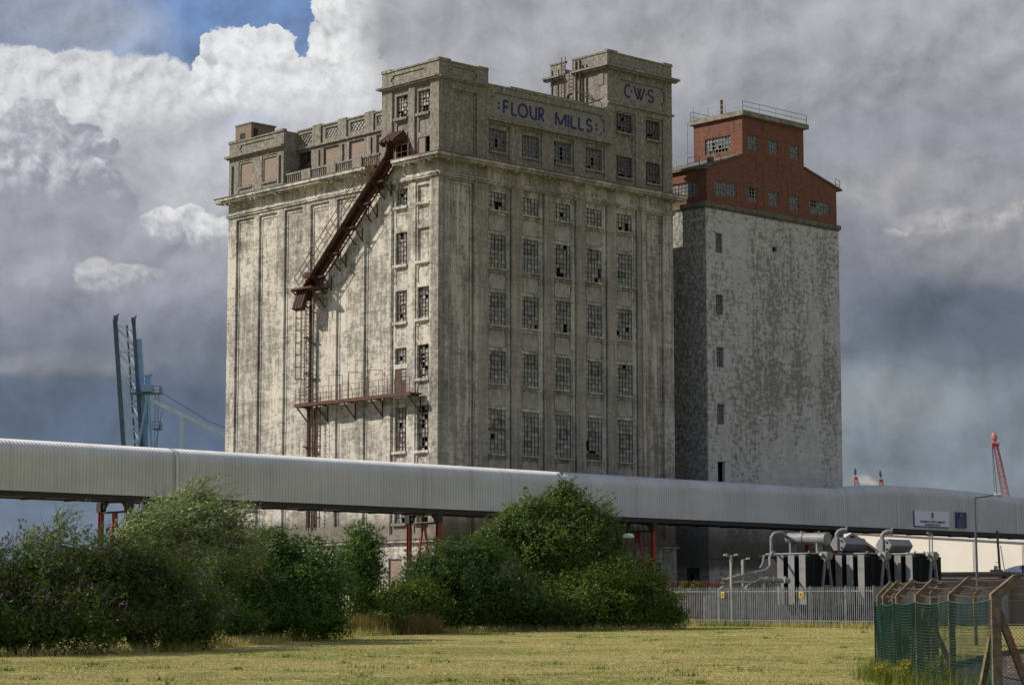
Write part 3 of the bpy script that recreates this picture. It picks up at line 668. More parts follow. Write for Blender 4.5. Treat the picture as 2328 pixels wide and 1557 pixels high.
# paired modillions under it
for k in range(8):
    u = .35 + 3.45 * k
    for s in (0, .55): co.box(u + s, u + s + .2, -.62, .03, 34.9, 35.05)
for e in [24.9 + .45, 21.95, 18.7, 15.4, 12.1, 8.7, 3.0, .7]:
    for s in (0, .55): co.box(-.62, .03, e + s - .4, e + s - .2, 34.9, 35.05)
# lower moulding of the frieze
run(co, [('x', 0, BX + .1, 33.86, 33.98, .14), ('x', 0, BX + .12, 34.0, 34.12, .2)])
run(co, [('y', .05, BY + .1, 33.86, 33.98, .14), ('y', .05, BY + .12, 34.0, 34.12, .2)])
# base mouldings
run(co, [('x', 0, BX + .1, 6.95, 7.1, .35), ('x', 0, BX + .1, 7.16, 7.28, .25), ('y', .05, BY, 6.95, 7.1, .35), ('y', .05, BY, 7.16, 7.28, .25)])
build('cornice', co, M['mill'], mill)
cap = MB()
run(cap, [('x', -.9, 26.3, 35.43, 35.49, .9), ('y', .04, 4.45, 35.43, 35.49, .9), ('y', 7.45, 26.87, 35.43, 35.49, .9)])
build('cornice_capping', cap, M['ledge'], mill)
lt = MB()
# weathered top ledges of the parapets
run(lt, [('x', 0, 4.95, 41.15, 41.27, .18), ('x', 0, 4.95, 41.27, 41.36, .28), ('y', .05, 6.6, 41.15, 41.27, .25), ('y', .05, 6.75, 41.27, 41.4, .36)])
run(lt, [('x', 0, 4.95, 42.5, 42.62, .07), ('y', 0.05, 6.55, 42.5, 42.62, .07)])
lt.box(-.36, .3, 6.5, 6.88, 41.25, 41.4)
lt.box(-.05, 1.15, -.05, 1.2, 42.55, 42.74).box(3.95, 4.97, -.05, .4, 42.5, 42.7).box(-.05, .4, 5.55, 6.6, 42.5, 42.74)
run(lt, [('x', 4.97, 17.84, 41.42, 41.52, .06)]); lt.box(7.25, 15.5, -.06, .3, 41.5, 41.66)
run(lt, [('x', 4.9, 18.2, 38.72, 38.84, .26), ('x', 5.4, 17.6, 38.84, 39.0, .14)])
run(lt, [('x', 17.84, 25.7, 44.82, 44.98, .34), ('x', 17.84, 25.85, 44.98, 45.14, .5), ('x', 17.84, 25.45, 46.18, 46.3, .06), ('x', 17.84, 25.5, 42.06, 42.2, .14)])
lt.box(BX, BX + .5, -.5, 6.9, 44.98, 45.14).box(BX, BX + .15, -.14, 6.6, 42.06, 42.2); lt.box(24.4, BX + .05, -.05, .3, 46.25, 46.42).box(17.8, 19.0, -.05, .3, 46.25, 46.42)
for a, b in ((0, 3.75), (5.0, 7.0)): lt.box(17.34, 17.88, a - .45 * (a == 0), b, 44.98, 45.14).box(17.5, 17.88, a, b, 44.84, 44.97)
for a, b in ((.02, 3.95), (4.76, 6.5)): lt.box(17.78, 18.1, a, b, 46.16, 46.3)
run(lt, [('y', 18.6, 26.3, 38.82, 39.0, .34), ('y', 18.62, 26.1, 38.7, 38.82, .2), ('y', 18.7, 26.1, 40.05, 40.16, .08)])
lt.box(-.05, .3, 24.95, 26.05, 40.1, 40.27).box(-.05, .3, 18.68, 19.6, 40.1, 40.27)
for a, b in ((6.6, 18.7),):
    for i in range(5):
        p, q = a + (b - a) * i / 5, a + (b - a) * (i + 1) / 5; lt.box(GX - .18, GX + .03, p, q, 38.62, 38.76); lt.box(GX - .08, GX + .25, p, q, 40.14, 40.26)
for a in (15.6, 12.4, 9.1): lt.box(GX - .12, GX + .28, a, a + 1.05, 38.78, 40.36)
build('parapet_ledge', lt, M['mill'], mill)
for a, b in BRK: build('brick_infill', MB().box(GX + .16, GX + .3, a + .02, b - .02, 36.32, 38.36), M['infill'], mill)
for q in ((.14, .3, 23.02, 24.48, 36.32, 38.2), (.14, .3, 19.7, 21.4, 36.32, 38.18), (.2, .34, 1.75, 2.47, 35.36, 36.99)): build('brick_infill', MB().box(*q), M['infill'], mill)
for k in range(7): build('brick_infill', MB().box(.02, .12, .46 + 3.3 * k, 1.99 + 3.3 * k, 3.41, 5.79), M['infill'], mill)
for q in ((-.06, .3, 22.9, 24.6, 36.12, 36.29), (-.06, .3, 19.6, 21.5, 36.12, 36.29), (-.06, .3, C2[0] - .14, C2[1] + .14, 31.9, 32.09), (-.06, .3, C2[0] - .14, C2[1] + .14, 27.5, 27.69)): build('sill', MB().box(*q), M['mill'], mill)
hut = MB(); hut.box(.5, 2.9, 23.7, 25.85, 39.7, 41.55)
ho = build('roof_hut', hut, M['hut_brick'], mill)
hd = MB(); hd.box(.45, 3.0, 23.62, 25.9, 41.55, 41.68); build('hut_roof', hd, M['slab'], ho)
hd = MB(); hd.box(.47, .52, 24.55, 25.2, 40.45, 40.9).box(.75, 1.15, 23.66, 23.71, 39.9, 41.2); build('hut_opening', hd, M['dark'], ho)
# pierced parapet grilles: diagonal lattice inside each opening
for a, b in LAT:
    lat = MB()
    z0, z1 = 39.08, 39.9; n = 4; w_ = (b - a) / n
    for k in range(-2, n + 1):
        for sg in (1, -1):
            y0 = a + k * w_ if sg > 0 else b - k * w_; y1 = y0 + sg * 2 * w_
            ts = [max(0, (a - y0) / (y1 - y0) if sg > 0 else (b - y0) / (y1 - y0)), min(1, (b - y0) / (y1 - y0) if sg > 0 else (a - y0) / (y1 - y0))]
            if ts[1] - ts[0] < .08: continue
            p = (GX + .13 + .02 * sg, y0 + (y1 - y0) * ts[0], z0 + (z1 - z0) * ts[0]); q = (GX + .13 + .02 * sg, y0 + (y1 - y0) * ts[1], z0 + (z1 - z0) * ts[1]); lat.bar(p, q, .09, .09, up=(1, 0, 0))
    build('parapet_grille', lat, M['mill'], mill)
bal = MB()
for a, b in ((16.4, 18.4), (13.2, 15.25), (10.05, 12.1), (6.95, 8.95)):
    bal.box(.05, .3, a, b, 36.4, 36.54)
    n = 8
    for i in range(n):
        y = a + (b - a) * (i + .5) / n; bal.tube([(.17, y, 35.4), (.17, y, 35.7), (.17, y, 36.0), (.17, y, 36.42)], [.05, .09, .055, .07], 6)
for a, b in ((15.25, 16.4), (12.1, 13.2), (8.95, 10.05)): bal.box(.0, .33, a, b, 35.4, 36.56)
build('balustrade', bal, M['mill'], mill)
# plastered spandrels with notched corners between the front windows
for (a, b, c, d) in SPAN:
    q = MB()
    for (e, f, g_, h_, _) in stepped(a, b, c, d, 0, .13): q.box(e, f, .155 if g_ == c else .158, .3, g_, h_)
    build('spandrel_panel', q, M['plaster'], mill)
# windows
sd_i = 0
for i, u in enumerate(WX):
    for k, (a, b) in enumerate(ROWS):
        sd_i += 1; rows = (4, 7, 7, 7, 9, 9)[k]
        hv = [(1, 3, 2, 3), (2, 4, 4, 6), (1, 3, 4, 6), (1, 4, 3, 6), (2, 4, 5, 7), None][(k + i) % 5 if k else 5]
        hol = {(0, 0): ((2, 0), (3, 1), (2, 1)), (2, 0): ((2, 1),), (4, 0): ((1, 0), (3, 0), (3, 1)), (2, 1): ((1, 0), (2, 0), (1, 1), (3, 6)), (3, 1): ((3, 0), (4, 1), (4, 2)), (2, 2): ((3, 0), (3, 1)), (3, 4): ((0, 2), (1, 1), (2, 1), (0, 3)), (1, 2): ((4, 0),), (4, 2): ((0, 1), )}.get((i, k), ())
        bd = ((0, 1, .52, .58),) if (i, k) == (0, 4) else (((.05, .8, .02, .16),) if (i, k) == (3, 4) else ())
        window(mill, front, u, u + 1.80, a, b, 5, rows, -.22, 'sash_dark', 'glass_front', .004, hv, sd_i, .028, hol, bd, sill=(u - .10, u + 1.92, -.05, .4, a - .13, a - .005))
for k in range(4):
    hol = [((2, 2), (2, 1)), (), ((0, 4), (2, 2), (2, 1), (0, 0), (2, 3)), ((2, 2), (2, 1), (1, 0))][k]
    window(mill, front, WX[k], WX[k] + 1.86, 36.45, 38.15, 6 if k == 1 else 5, 5, -.30, 'sash_pale', 'glass_attic', .0, None, 60 + k, .03, hol, sill=(WX[k] - .05, WX[k] + 1.92, -.05, .3, 36.28, 36.44))
for k, (a, b, c, d) in enumerate(CW):
    hol = [((1, 0), (2, 0)), ((2, 0), (1, 1)), ((0, 1),), ((0, 1), (1, 0), (2, 0), (1, 1), (2, 1), (3, 0), (0, 0))][k]
    window(mill, front, a, b, c, d, 5, 6, -.32, 'sash_dark', 'glass_attic', .04, None, 70 + k, .035, hol, (((.1, .14, .1, .5), (.1, .9, .12, .16), (.75, .79, .1, .5)) if k == 3 else ()), sill=(a - .06, b + .06, -.05, .3, c - .16, c - .005))
sdv = lambda u, z, d: (-d, C1[0] + C1[1] - u, z)
for k, (a, b) in enumerate(OPEN1): window(mill, sdv, *C1, a, b, 4, (4, 7, 7, 4, 9, 9)[k], -.34, 'sash_rust', 'glass_silo', (.05, .22, .05, .03, .05, .1)[k], (1, 3, 2, 4) if k in (2, 4) else None, 80 + k, .03, sill=None if k == 3 else (-.06, .4, C1[0] - .14, C1[1] + .14, a - .2, a - .005))
sdv2 = lambda u, z, d: (-d, C2[0] + C2[1] - u, z)
for k, (a, b) in enumerate(OPEN2): window(mill, sdv2, *C2, a, b, 4, (8, 8, 10, 9)[k], -.34, 'sash_rust', 'glass_silo', (.04, .5, .5, .2)[k], None, 90 + k, .03, sill=(-.06, .4, C2[0] - .14, C2[1] + .14, a - .2, a - .005))
for c, sd_ in ((C1, 96), (C2, 97)): window(mill, side(0) if 0 else (lambda u, z, d, c=c: (-d, c[0] + c[1] - u, z)), *c, 38.85, 40.55, 4, 6, -.3, 'sash_rust', 'glass_silo', .18, None, sd_, .03, sill=(-.1, .3, c[0] - .1, c[1] + .1, 38.62, 38.83))
window(mill, lambda u, z, d: (GX - d, u, z), 16.93, 18.6, 36.4, 38.42, 4, 4, -.25, 'sash_rust', 'glass_attic', .35, None, 99, .04)
# door onto the platform
dm = MB(); dm.box(.2, .26, 3.72, 4.96, 18.02, 19.83)
dr = build('door', dm, M['sash_rust'], mill)
dg = MB()
for j in range(3):
    dg.quad((.18, 3.82, 19.0 + .26 * j), (.18, 4.2, 19.0 + .26 * j), (.18, 4.2, 19.22 + .26 * j), (.18, 3.82, 19.22 + .26 * j))
build('glass', dg, M['glass_silo'], dr)
# lettering: strokes set 3 cm proud of the parapet panel
def strokes(mb, polys, fmap, u, z, sx, sz, t, d0, d1):
    for pl in polys:
        pts = [(u + p[0] * sx, z + p[1] * sz) for p in pl]
        L, Rr_ = [], []
        for i, p in enumerate(pts):
            a = pts[max(i - 1, 0)]; b = pts[min(i + 1, len(pts) - 1)]; dx, dz = b[0] - a[0], b[1] - a[1]; l = math.hypot(dx, dz) or 1
            nx_, nz_ = -dz / l * t / 2, dx / l * t / 2
            L.append((p[0] + nx_, p[1] + nz_)); Rr_.append((p[0] - nx_, p[1] - nz_))
        n = len(pts); v = [fmap(a, b, d1) for a, b in L] + [fmap(a, b, d1) for a, b in Rr_] + [fmap(a, b, d0) for a, b in L] + [fmap(a, b, d0) for a, b in Rr_]
        f = []
        for i in range(n - 1): f += [(i, i + 1, n + i + 1, n + i), (2 * n + i, i, i + 1, 2 * n + i + 1), (n + i, n + i + 1, 3 * n + i + 1, 3 * n + i)]
        mb.add(v, f)
def arc(cx, cz, rx, rz, a0, a1, n=14): return [(cx + rx * math.cos(R(a0 + (a1 - a0) * i / n)), cz + rz * math.sin(R(a0 + (a1 - a0) * i / n))) for i in range(n + 1)]
GL = {   # centre lines in a unit box
 'F': [[(0, 0), (0, 1)], [(0, 1), (1, 1)], [(0, .52), (.92, .52)]],
 'L': [[(0, 0), (0, 1)], [(0, 0), (1, 0)]],
 'O': [arc(.5, .5, .5, .5, 0, 360, 30)],
 'U': [[(1, -.05), (1, 1.05)], [(0, 1.04), (.02, .66)] + arc(.62, .52, .60, .52, 172, 268, 12) + [(1, .0)]],
 'R': [[(0, -.05), (0, 1.05)], [(0, 1)] + arc(.45, .74, .5, .26, 90, -90, 12) + [(0, .48)], [(.35, .48), (1.05, -.05)]],
 'M': [[(0, -.05), (0, 1)], [(0, 1), (.5, .05)], [(.5, .05), (.96, 1)], [(1, -.05), (1, 1.0)]],
 'I': [[(.5, -.06), (.5, 1.06)]],
 'S': [arc(.5, .74, .5, .26, 25, 250, 14) + arc(.5, .25, .5, .25, 75, -160, 14)],
 'C': [arc(.62, .5, .62, .5, 55, 305, 20)],
 'W': [[(0, 1.02), (.36, 0)], [(.36, 0), (.66, .92)], [(.34, .95), (.64, 0)], [(.64, 0), (1, 1.02)]],
}
D0, D1 = -.13, -.075
for (a, b, c, d, n_) in ((5.40, 17.43, 39.3, 40.9, .3), (19.2, 24.45, 42.78, 44.17, .24)):
    q = MB()
    for (e, f, g_, h_, _) in stepped(a, b, c, d, 0, n_): q.box(e, f, .105 if g_ == c else .108, .16, g_, h_)
    build('name_panel', q, M['sign_plaster'], mill)
def word(seq, z0, z1, t):
    mb = MB()
    for ch, u0, u1 in seq: strokes(mb, GL[ch], front, u0 + t / 2, z0 + t / 2, max(u1 - u0 - t, .01), z1 - z0 - t, t, D0, D1)
    return mb
a = word([('F', 6.56, 7.24), ('L', 7.41, 8.11), ('O', 8.09, 9.24), ('U', 9.36, 10.17), ('R', 10.30, 10.95)], 39.43, 40.57, .19)
for z in (39.82, 40.19): a.box(6.04, 6.22, .075, .13, z - .1, z + .1)
build('lettering', a, M['letters'], mill)
a = word([('M', 12.1, 13.36), ('I', 13.47, 13.66), ('L', 13.79, 14.55), ('L', 14.63, 15.34), ('S', 15.50, 16.24)], 39.38, 40.48, .19)
for z in (39.74, 40.11): a.box(16.58, 16.77, .075, .13, z - .1, z + .1)
build('lettering', a, M['letters'], mill)
a = word([('C', 19.86, 20.62), ('W', 20.90, 22.34), ('S', 22.60, 23.36)], 42.82, 43.98, .175)
for u in (20.72, 22.44): a.box(u - .07, u + .07, .075, .13, 43.38, 43.53)
build('lettering', a, M['letters'], mill)
# pipework and vent pipes on the taller tower's side
pp = MB()
for y in (3.1, 2.65): pp.tube([(17.45, y, 41.3), (17.45, y, 45.9)], .10, 8)
pp.tube([(17.5, 5.9, 41.3), (17.5, 5.9, 45.6)], .07, 6); pp.tube([(17.5, 5.2, 41.3), (17.5, 5.2, 45.6)], .05, 6)
pp.tube([(17.2, 3.9, 41.3), (17.2, 3.9, 42.9), (17.2, 3.75, 43.2), (17.2, 3.4, 43.25)], .11, 8)
for y in (4.3, 4.75): pp.bar((17.4, y, 41.3), (17.4, y, 46.5), .04)
for k in range(16): pp.bar((17.4, 4.3, 41.5 + .3 * k), (17.4, 4.75, 41.5 + .3 * k), .03)
pp.tube([(17.3, 3.9, 44.0), (17.3, 2.4, 43.2), (17.3, 1.4, 42.9), (17.3, 1.2, 42.7), (17.3, 1.2, 41.3)], .035, 6)
pp.tube([(17.3, 2.7, 43.6), (17.3, 2.1, 43.2), (17.3, 2.05, 41.4)], .03, 6); pp.tube([(17.3, 3.3, 42.0), (17.3, .1, 42.3)], .05, 6)
build('roof_pipes', pp, M['rust'], mill)

# ---------------------------------------------------------------- chute down the silo front
ch = thing('grain_chute', 'rusty steel grain chute running diagonally down the silo front of the mill', 'chute', (-.8, 14.6, 25.4), MILL)
p0, p1 = Vector((0, 14.35, 27.0)), Vector((0, 4.95, 35.55)); dirv = (p1 - p0).normalized(); nrm = Vector((0, dirv.z, -dirv.y)) * -1   # nrm: up-left of the chute
nrm = Vector((0, -dirv.z, dirv.y)); nrm = nrm if nrm.z > 0 else -nrm
pip = MB()
for o in (.34, .56, .78, 1.0):
    pip.tube([Vector((-o, 14.65, 25.9)), Vector((-o, 14.4, 26.9)), p0 + Vector((-o, 0, .25)), p1 + Vector((-o, 0, .25)), Vector((-o, 4.75, 36.2)), Vector((-o, 4.7, 36.75))], .10, 8)
build('pipe', pip, M['rust'], ch)
st = MB()
for o in (.24, 1.12):
    st.bar(p0 + Vector((-o, 0, -.05)), p1 + Vector((-o, 0, -.05)), .10, .28, up=(1, 0, 0))
L = (p1 - p0).length
for k in range(int(L / .42)):
    c = p0 + dirv * (.42 * k + .2) - nrm * .32; st.bar(c + Vector((-.12, 0, 0)), c + Vector((-.62, 0, 0)), .16, .05)
for o in (.14, .66): st.bar(p0 + Vector((-o, 0, 0)) - nrm * .35, p1 + Vector((-o, 0, 0)) - nrm * .35, .06, .10, up=(1, 0, 0))
build('stringer', st, M['rust_red'], ch)
for s_ in (1.2, 3.6, 6.2, 8.6, 10.8):
    bk = MB()
    c = p0 + dirv * s_ - nrm * .25
    bk.bar(c + Vector((-1.5, 0, 0)), c + Vector((.05, 0, 0)), .12, .16); q = c + Vector((.2, -.9, -.0))
    bk.bar(c + Vector((-1.35, -.1, 0)), Vector((.05, c.y - .1, c.z - 1.3)), .08); bk.bar(c + Vector((-.9, .3, -.06)), c + Vector((-.9, -1.1, -.06)), .09, .12); bk.bar(c + Vector((-.9, -1.0, -.1)), Vector((-.1, c.y - 1.0, c.z - 1.1)), .07)
    bk.bar(c + Vector((-.15, -1.0, 0)), c + Vector((-.15, -1.0, -1.1)), .08)
    build('bracket', bk, M['rust'], ch)
rl = MB()
for k in range(int(L / .85) + 1):
    c = p0 + dirv * min(L, .85 * k); rl.bar(c + Vector((-1.62, 0, -.1)), c + Vector((-1.62, 0, -.1)) + nrm * 1.05, .05)
for h in (.08, .55, 1.02): rl.bar(p0 + Vector((-1.62, 0, -.1)) + nrm * h, p1 + Vector((-1.62, 0, -.1)) + nrm * h, .045)
build('handrail', rl, M['rust_thin'], ch)
hd = MB()
for k in range(4):
    y0, y1 = 5.5 - .46 * k, 5.5 - .46 * k - .30
    hd.prism([(-.05, y0 - .3, 37.6), (-.9, y0 - .3, 37.0), (-.9, y0 - .3, 36.85), (-.05, y0 - .3, 36.9)], (0, -.16, 0)); hd.prism([(-.05, y0, 37.85), (-1.2, y0, 36.98), (-1.2, y0, 36.85), (-.75, y0, 36.6), (-.05, y0, 36.9)], (0, y1 - y0, 0))
build('hood', hd, M['rust'], ch)
pf = MB(); pf.box(-1.65, .0, 12.9, 15.45, 26.68, 26.82)
pf.bar((-1.6, 15.4, 26.7), (-.05, 15.2, 25.4), .09).bar((-1.6, 12.95, 26.7), (-.05, 13.1, 25.3), .09).bar((-1.0, 13.5, 26.7), (-1.0, 13.2, 25.2), .07)
for y in (15.4, 14.2, 12.95): pf.bar((-1.6, y, 26.7), (-.1, y, 26.7), .14)
build('platform', pf, M['rust_red'], ch)
pr_ = MB()
for y in (15.3, 14.75): pr_.bar((-.3, y, 26.8), (-.3, y, 28.2), .06)
pr_.bar((-.3, 15.4, 28.2), (-.3, 13.9, 28.0), .12).box(-.8, -.2, 14.2, 15.1, 27.75, 28.0)
build('railing', pr_, M['rust'], ch)
sp = MB()
for k in range(4):
    y = 15.15 - .32 * k
    sp.prism([(-.75 - .1 * k, y, 26.65), (-1.25, y, 26.6), (-1.5, y + .35, 25.25), (-1.05, y + .35, 25.1)], (0, -.22, 0))
build('spout', sp, M['rust'], ch)

# platform walkway with its door-high rail
wk = thing('walkway', 'long rusty red platform with thin railings bracketed to the silo front', 'walkway', (-.6, 8.5, 17.6), MILL)
m_ = MB(); m_.box(-1.1, 0.0, 1.75, 15.5, 17.72, 17.84).box(-1.14, -1.04, 1.75, 15.5, 17.62, 17.88).box(-1.1, 0, 15.44, 15.52, 17.62, 17.88)
build('deck', m_, M['rust_red'], wk)
for y in (15.3, 12.9, 9.6, 6.4, 2.1):
    m_ = MB(); m_.bar((-1.05, y, 17.65), (.0, y - .2, 16.4), .08).bar((-1.05, y, 17.66), (0, y, 17.66), .1); m_.bar((-.03, y - .2, 17.6), (-.03, y - .2, 16.3), .08); build('bracket', m_, M['rust'], wk)
m_ = MB(); ys_ = [15.45, 14.9, 14.3, 13.2, 12.0, 11.0, 9.9, 8.9, 7.7, 6.6, 5.4, 4.4, 3.6, 2.8, 1.9]
for y in ys_: m_.bar((-1.08, y, 17.84), (-1.08, y, 19.0), .035)
for z in (18.15, 18.55, 19.0): m_.bar((-1.08, 1.9, z), (-1.08, 15.45, z), .03)
for z in (18.3, 18.6, 18.85): m_.bar((-1.08, 15.45, z), (-.05, 15.45, z), .03)
for y in (11.3, 8.95, 6.55): m_.bar((-1.08, y, 17.84), (-1.08, y, 19.85), .04).bar((-1.08, y, 19.85), (-.1, y - .4, 19.85), .035).bar((-.1, y - .4, 19.85), (-.1, y - .4, 17.9), .03)
build('railing', m_, M['rust_thin'], wk)
# caged ladders and the downpipe
def cage_ladder(y, x, z0, z1, label):
    t_ = thing('caged_ladder', label, 'ladder', (x, y, z0), MILL)
    a = MB()
    for s in (-.22, .22): a.bar((x, y + s, z0), (x, y + s, z1), .05)
    build('rail', a, M['rust_thin'], t_)
    a = MB()
    z = z0 + .2
    while z < z1: a.bar((x, y - .22, z), (x, y + .22, z), .03); z += .3
    build('rung', a, M['rust_thin'], t_)
    a = MB(); z = z0 + 2.0
    while z < z1 + .1:
        a.tube([(x + (-.75) * math.sin(R(q)), y + .36 * math.cos(R(q)), z) for q in range(0, 181, 30)], .025, 5, False); z += .95
    for q in (40, 90, 140): a.bar((x - .75 * math.sin(R(q)), y + .36 * math.cos(R(q)), z0 + 2), (x - .75 * math.sin(R(q)), y + .36 * math.cos(R(q)), z1), .025)
    build('cage', a, M['rust_thin'], t_); return t_
cage_ladder(15.55, -.28, 17.85, 26.7, 'caged ladder rising from the long platform to the chute')
cage_ladder(13.55, -.28, 8.6, 18.4, 'caged ladder hanging below the long platform on the silo front')
dp = thing('downpipe', 'rusty vertical downpipe on brackets below the diagonal chute', 'pipe', (-.2, 14.75, 8.4), MILL)
a = MB(); a.tube([(-.2, 14.75, 8.4), (-.2, 14.75, 25.6)], .13, 8); build('pipe', a, M['rust'], dp)
a = MB()
for z in (23.0, 20.2, 14.5, 11.0): a.bar((-.32, 15.3, z + .1), (-.32, 14.5, z + .1), .22, .1).bar((-.3, 15.1, z + .05), (0, 14.8, z - .4), .07)
for y in (15.1, 14.2): a.bar((-.12, y, 8.2), (-.12, y, 17.6), .07)
for z in (9.5, 12, 15): a.bar((-.15, 15.2, z), (-.15, 14.1, z), .06)
build('bracket', a, M['rust'], dp)
rr = thing('roof_railing', 'short rusty railing on the cornice beside the mill doorway', 'railing', (-.5, 3.0, 35.43), MILL)
a = MB()
for y in (4.3, 3.4, 2.6, 1.6): a.bar((-.7, y, 35.42), (-.7, y, 36.5), .04)
for z in (35.95, 36.5): a.bar((-.7, 4.3, z), (-.7, 1.6, z), .03)
build('rail', a, M['rust_thin'], rr)
a = MB(); a.box(-.78, -.62, 1.9, 5.2, 35.43, 35.55); a.box(-.7, -.5, 2.55, 2.75, 35.43, 36.5); build('kick_plate', a, M['rust_red'], rr)
bh = thing('rain_hopper', 'dark rusted hopper left hanging at the broken cornice beside the chute', 'hopper', (-.5, 7.2, 33.4), MILL)
a = MB(); a.prism([(-.05, 7.44, 35.4), (-.95, 7.44, 35.4), (-.8, 7.2, 34.9), (-.05, 7.2, 33.6)], (0, -1.05, 0)); build('hopper', a, M['rust'], bh)

# ---------------------------------------------------------------- grain store with brick penthouse
GX0, GX1, GD = 29.3, 46.75, 16.0
gr = thing('grain_store', 'windowless white painted grain store with red brick penthouse behind the mill', 'building', (GX0, 0, 1.0), MILL)
wb = MB(); r = [(30.55, 31.42, 31.44, 33.08, None), (30.53, 31.42, 26.3, 27.95, None), (30.53, 31.42, 21.94, 23.6, None), (30.53, 31.42, 17.24, 18.9, None), (30.53, 31.42, 11.6, 14.17, None), (37.82, 38.35, 32.31, 32.73, None)]
for k in range(4): r.append((32.5 + 3.6 * k, 33.6 + 3.6 * k, 2.4, 4.4, None))
r += [(GX0, GX1, 6.3, 6.45, .06)]
relief(wb, GX0, GX1, A0, 35.2, r, front, hole=-.3, step=1.6)
relief(wb, 0, GD, A0, 35.2, [(1.0, 2.6, 2.6, 5.5, None)], side(GX0), step=1.6)
wb.quad((GX1, 0, A0), (GX1, GD, A0), (GX1, GD, 35.2), (GX1, 0, 35.2)); wb.quad((GX0, GD, A0), (GX0, GD, 35.2), (GX1, GD, 35.2), (GX1, GD, A0))
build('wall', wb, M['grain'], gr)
a = MB(); a.box(GX0 + .6, GX1 - .6, .9, GD - .6, 8, 34.8); a.box(GX0 + .6, GX1 - .6, .9, GD - .6, A0, 7.6); build('floor_slab', a, M['dark'], gr)
lb = MB(); lb.box(GX0 - .14, GX1 + .2, -.16, GD + .1, 35.2, 35.58); lb.box(GX0 - .05, GX1 + .06, -.06, GD + .05, 35.05, 35.2); build('ledge', lb, M['ledge'], gr)
bb = MB()
LW = [(30.5, 33.31, 36.27, 37.52, 8, 4), (34.64, 36.04, 36.29, 37.5, 4, 4), (37.37, 38.71, 36.26, 37.5, 4, 4), (40.11, 41.47, 36.24, 37.5, 4, 4), (42.8, 45.71, 36.25, 37.45, 8, 4)]
UW = [(34.68, 36.09, 40.79, 42.0, 4, 4), (37.43, 38.77, 40.75, 41.97, 4, 4), (40.21, 41.57, 40.72, 41.96, 4, 4)]
B0, B1 = 29.55, 46.6
ff = at_front(.05)
relief(bb, B0, B1, 35.58, 38.5, [(a_, b_, c_, d_, None) for a_, b_, c_, d_, *_ in LW], ff, hole=-.2, step=4, jit=.004)
relief(bb, 34.13, 42.2, 38.5, 43.5, [(a_, b_, c_, d_, None) for a_, b_, c_, d_, *_ in UW], ff, hole=-.2, step=4, jit=.004)
bb.add([(B0, .05, 38.5), (34.13, .05, 38.5), (34.13, .05, 40.12)], [(0, 1, 2)]); bb.add([(42.2, .05, 38.5), (B1, .05, 38.5), (B1, .05, 38.84), (42.2, .05, 40.05)], [(0, 1, 2, 3)])
sl_ = side(B0); relief(bb, .05, GD - .5, 35.58, 38.5, [(1.1, 4.1, 36.2, 37.5, None)], sl_, hole=-.2, step=4, jit=.004)
relief(bb, .05, 5.55, 38.9, 43.5, [(1.35, 4.27, 40.72, 42.05, None)], side(34.13), hole=-.2, step=4, jit=.004)
bb.quad((42.2, .05, 38.5), (42.2, 5.55, 38.5), (42.2, 5.55, 43.5), (42.2, .05, 43.5)); bb.quad((34.13, 5.55, 38.5), (34.13, 5.55, 43.5), (42.2, 5.55, 43.5), (42.2, 5.55, 38.5)); bb.quad((B1, .05, 35.58), (B1, GD - .5, 35.58), (B1, GD - .5, 38.84), (B1, .05, 38.84))
bb.quad((B0, GD - .5, 35.58), (B0, GD - .5, 38.5), (B1, GD - .5, 38.5), (B1, GD - .5, 35.58))
build('brick_wall', bb, M['brick'], gr)
rs = MB()
rs.box(33.85, 42.55, -.3, 5.9, 43.5, 43.92)
build('flat_roof', rs, M['slab'], gr)
rs = MB()
rs.prism([(B0 - .3, -.08, 38.42), (34.1, -.08, 40.12), (34.1, -.08, 40.28), (B0 - .3, -.08, 38.62)], (0, GD - .3, 0)); rs.prism([(42.22, -.06, 40.08), (B1 + .75, -.06, 38.72), (B1 + .75, -.06, 38.86), (42.22, -.06, 40.22)], (0, GD - .3, 0))
rs.box(B0 - .45, B0 + .25, -.12, .75, 38.3, 38.44)
build('sloping_roof', rs, M['ledge'], gr)
for k, (a_, b_, c_, d_, nc, nr) in enumerate(LW + UW):
    hol = {1: ((1, 1), (2, 1), (1, 2), (2, 2), (1, 3), (2, 3)), 4: ((1, 2), (2, 2), (1, 3), (2, 3))}.get(k, ())
    window(gr, ff, a_, b_, c_, d_, nc, nr, -.1, 'sash_pale', 'glass_brick', .0, None, 200 + k, .045, hol)
window(gr, lambda u, z, d: (34.13 - d, 5.62 - u, z), 1.35, 4.27, 40.72, 42.05, 8, 4, -.1, 'sash_pale', 'glass_brick', .05, None, 220, .05, ((2, 1), (2, 2), (2, 0), (4, 1), (4, 0), (1, 0), (5, 0)))
window(gr, lambda u, z, d: (B0 - d, 5.2 - u, z), 1.1, 4.1, 36.2, 37.5, 8, 4, -.1, 'sash_pale', 'glass_brick', .03, None, 221, .05)
for k, (c_, d_) in enumerate(((31.44, 33.08), (26.3, 27.95), (21.94, 23.6), (17.24, 18.9))): window(gr, front, 30.54, 31.42, c_, d_, 3, 5, -.15, 'sash_pale', 'glass_attic', .0, None, 230 + k, .035)
window(gr, lambda u, z, d: (GX0 - d, 3.6 - u, z), 1.0, 2.6, 2.6, 5.5, 4, 6, -.2, 'sash_dark', 'glass_attic', .1, None, 240, .05)
rl = MB()
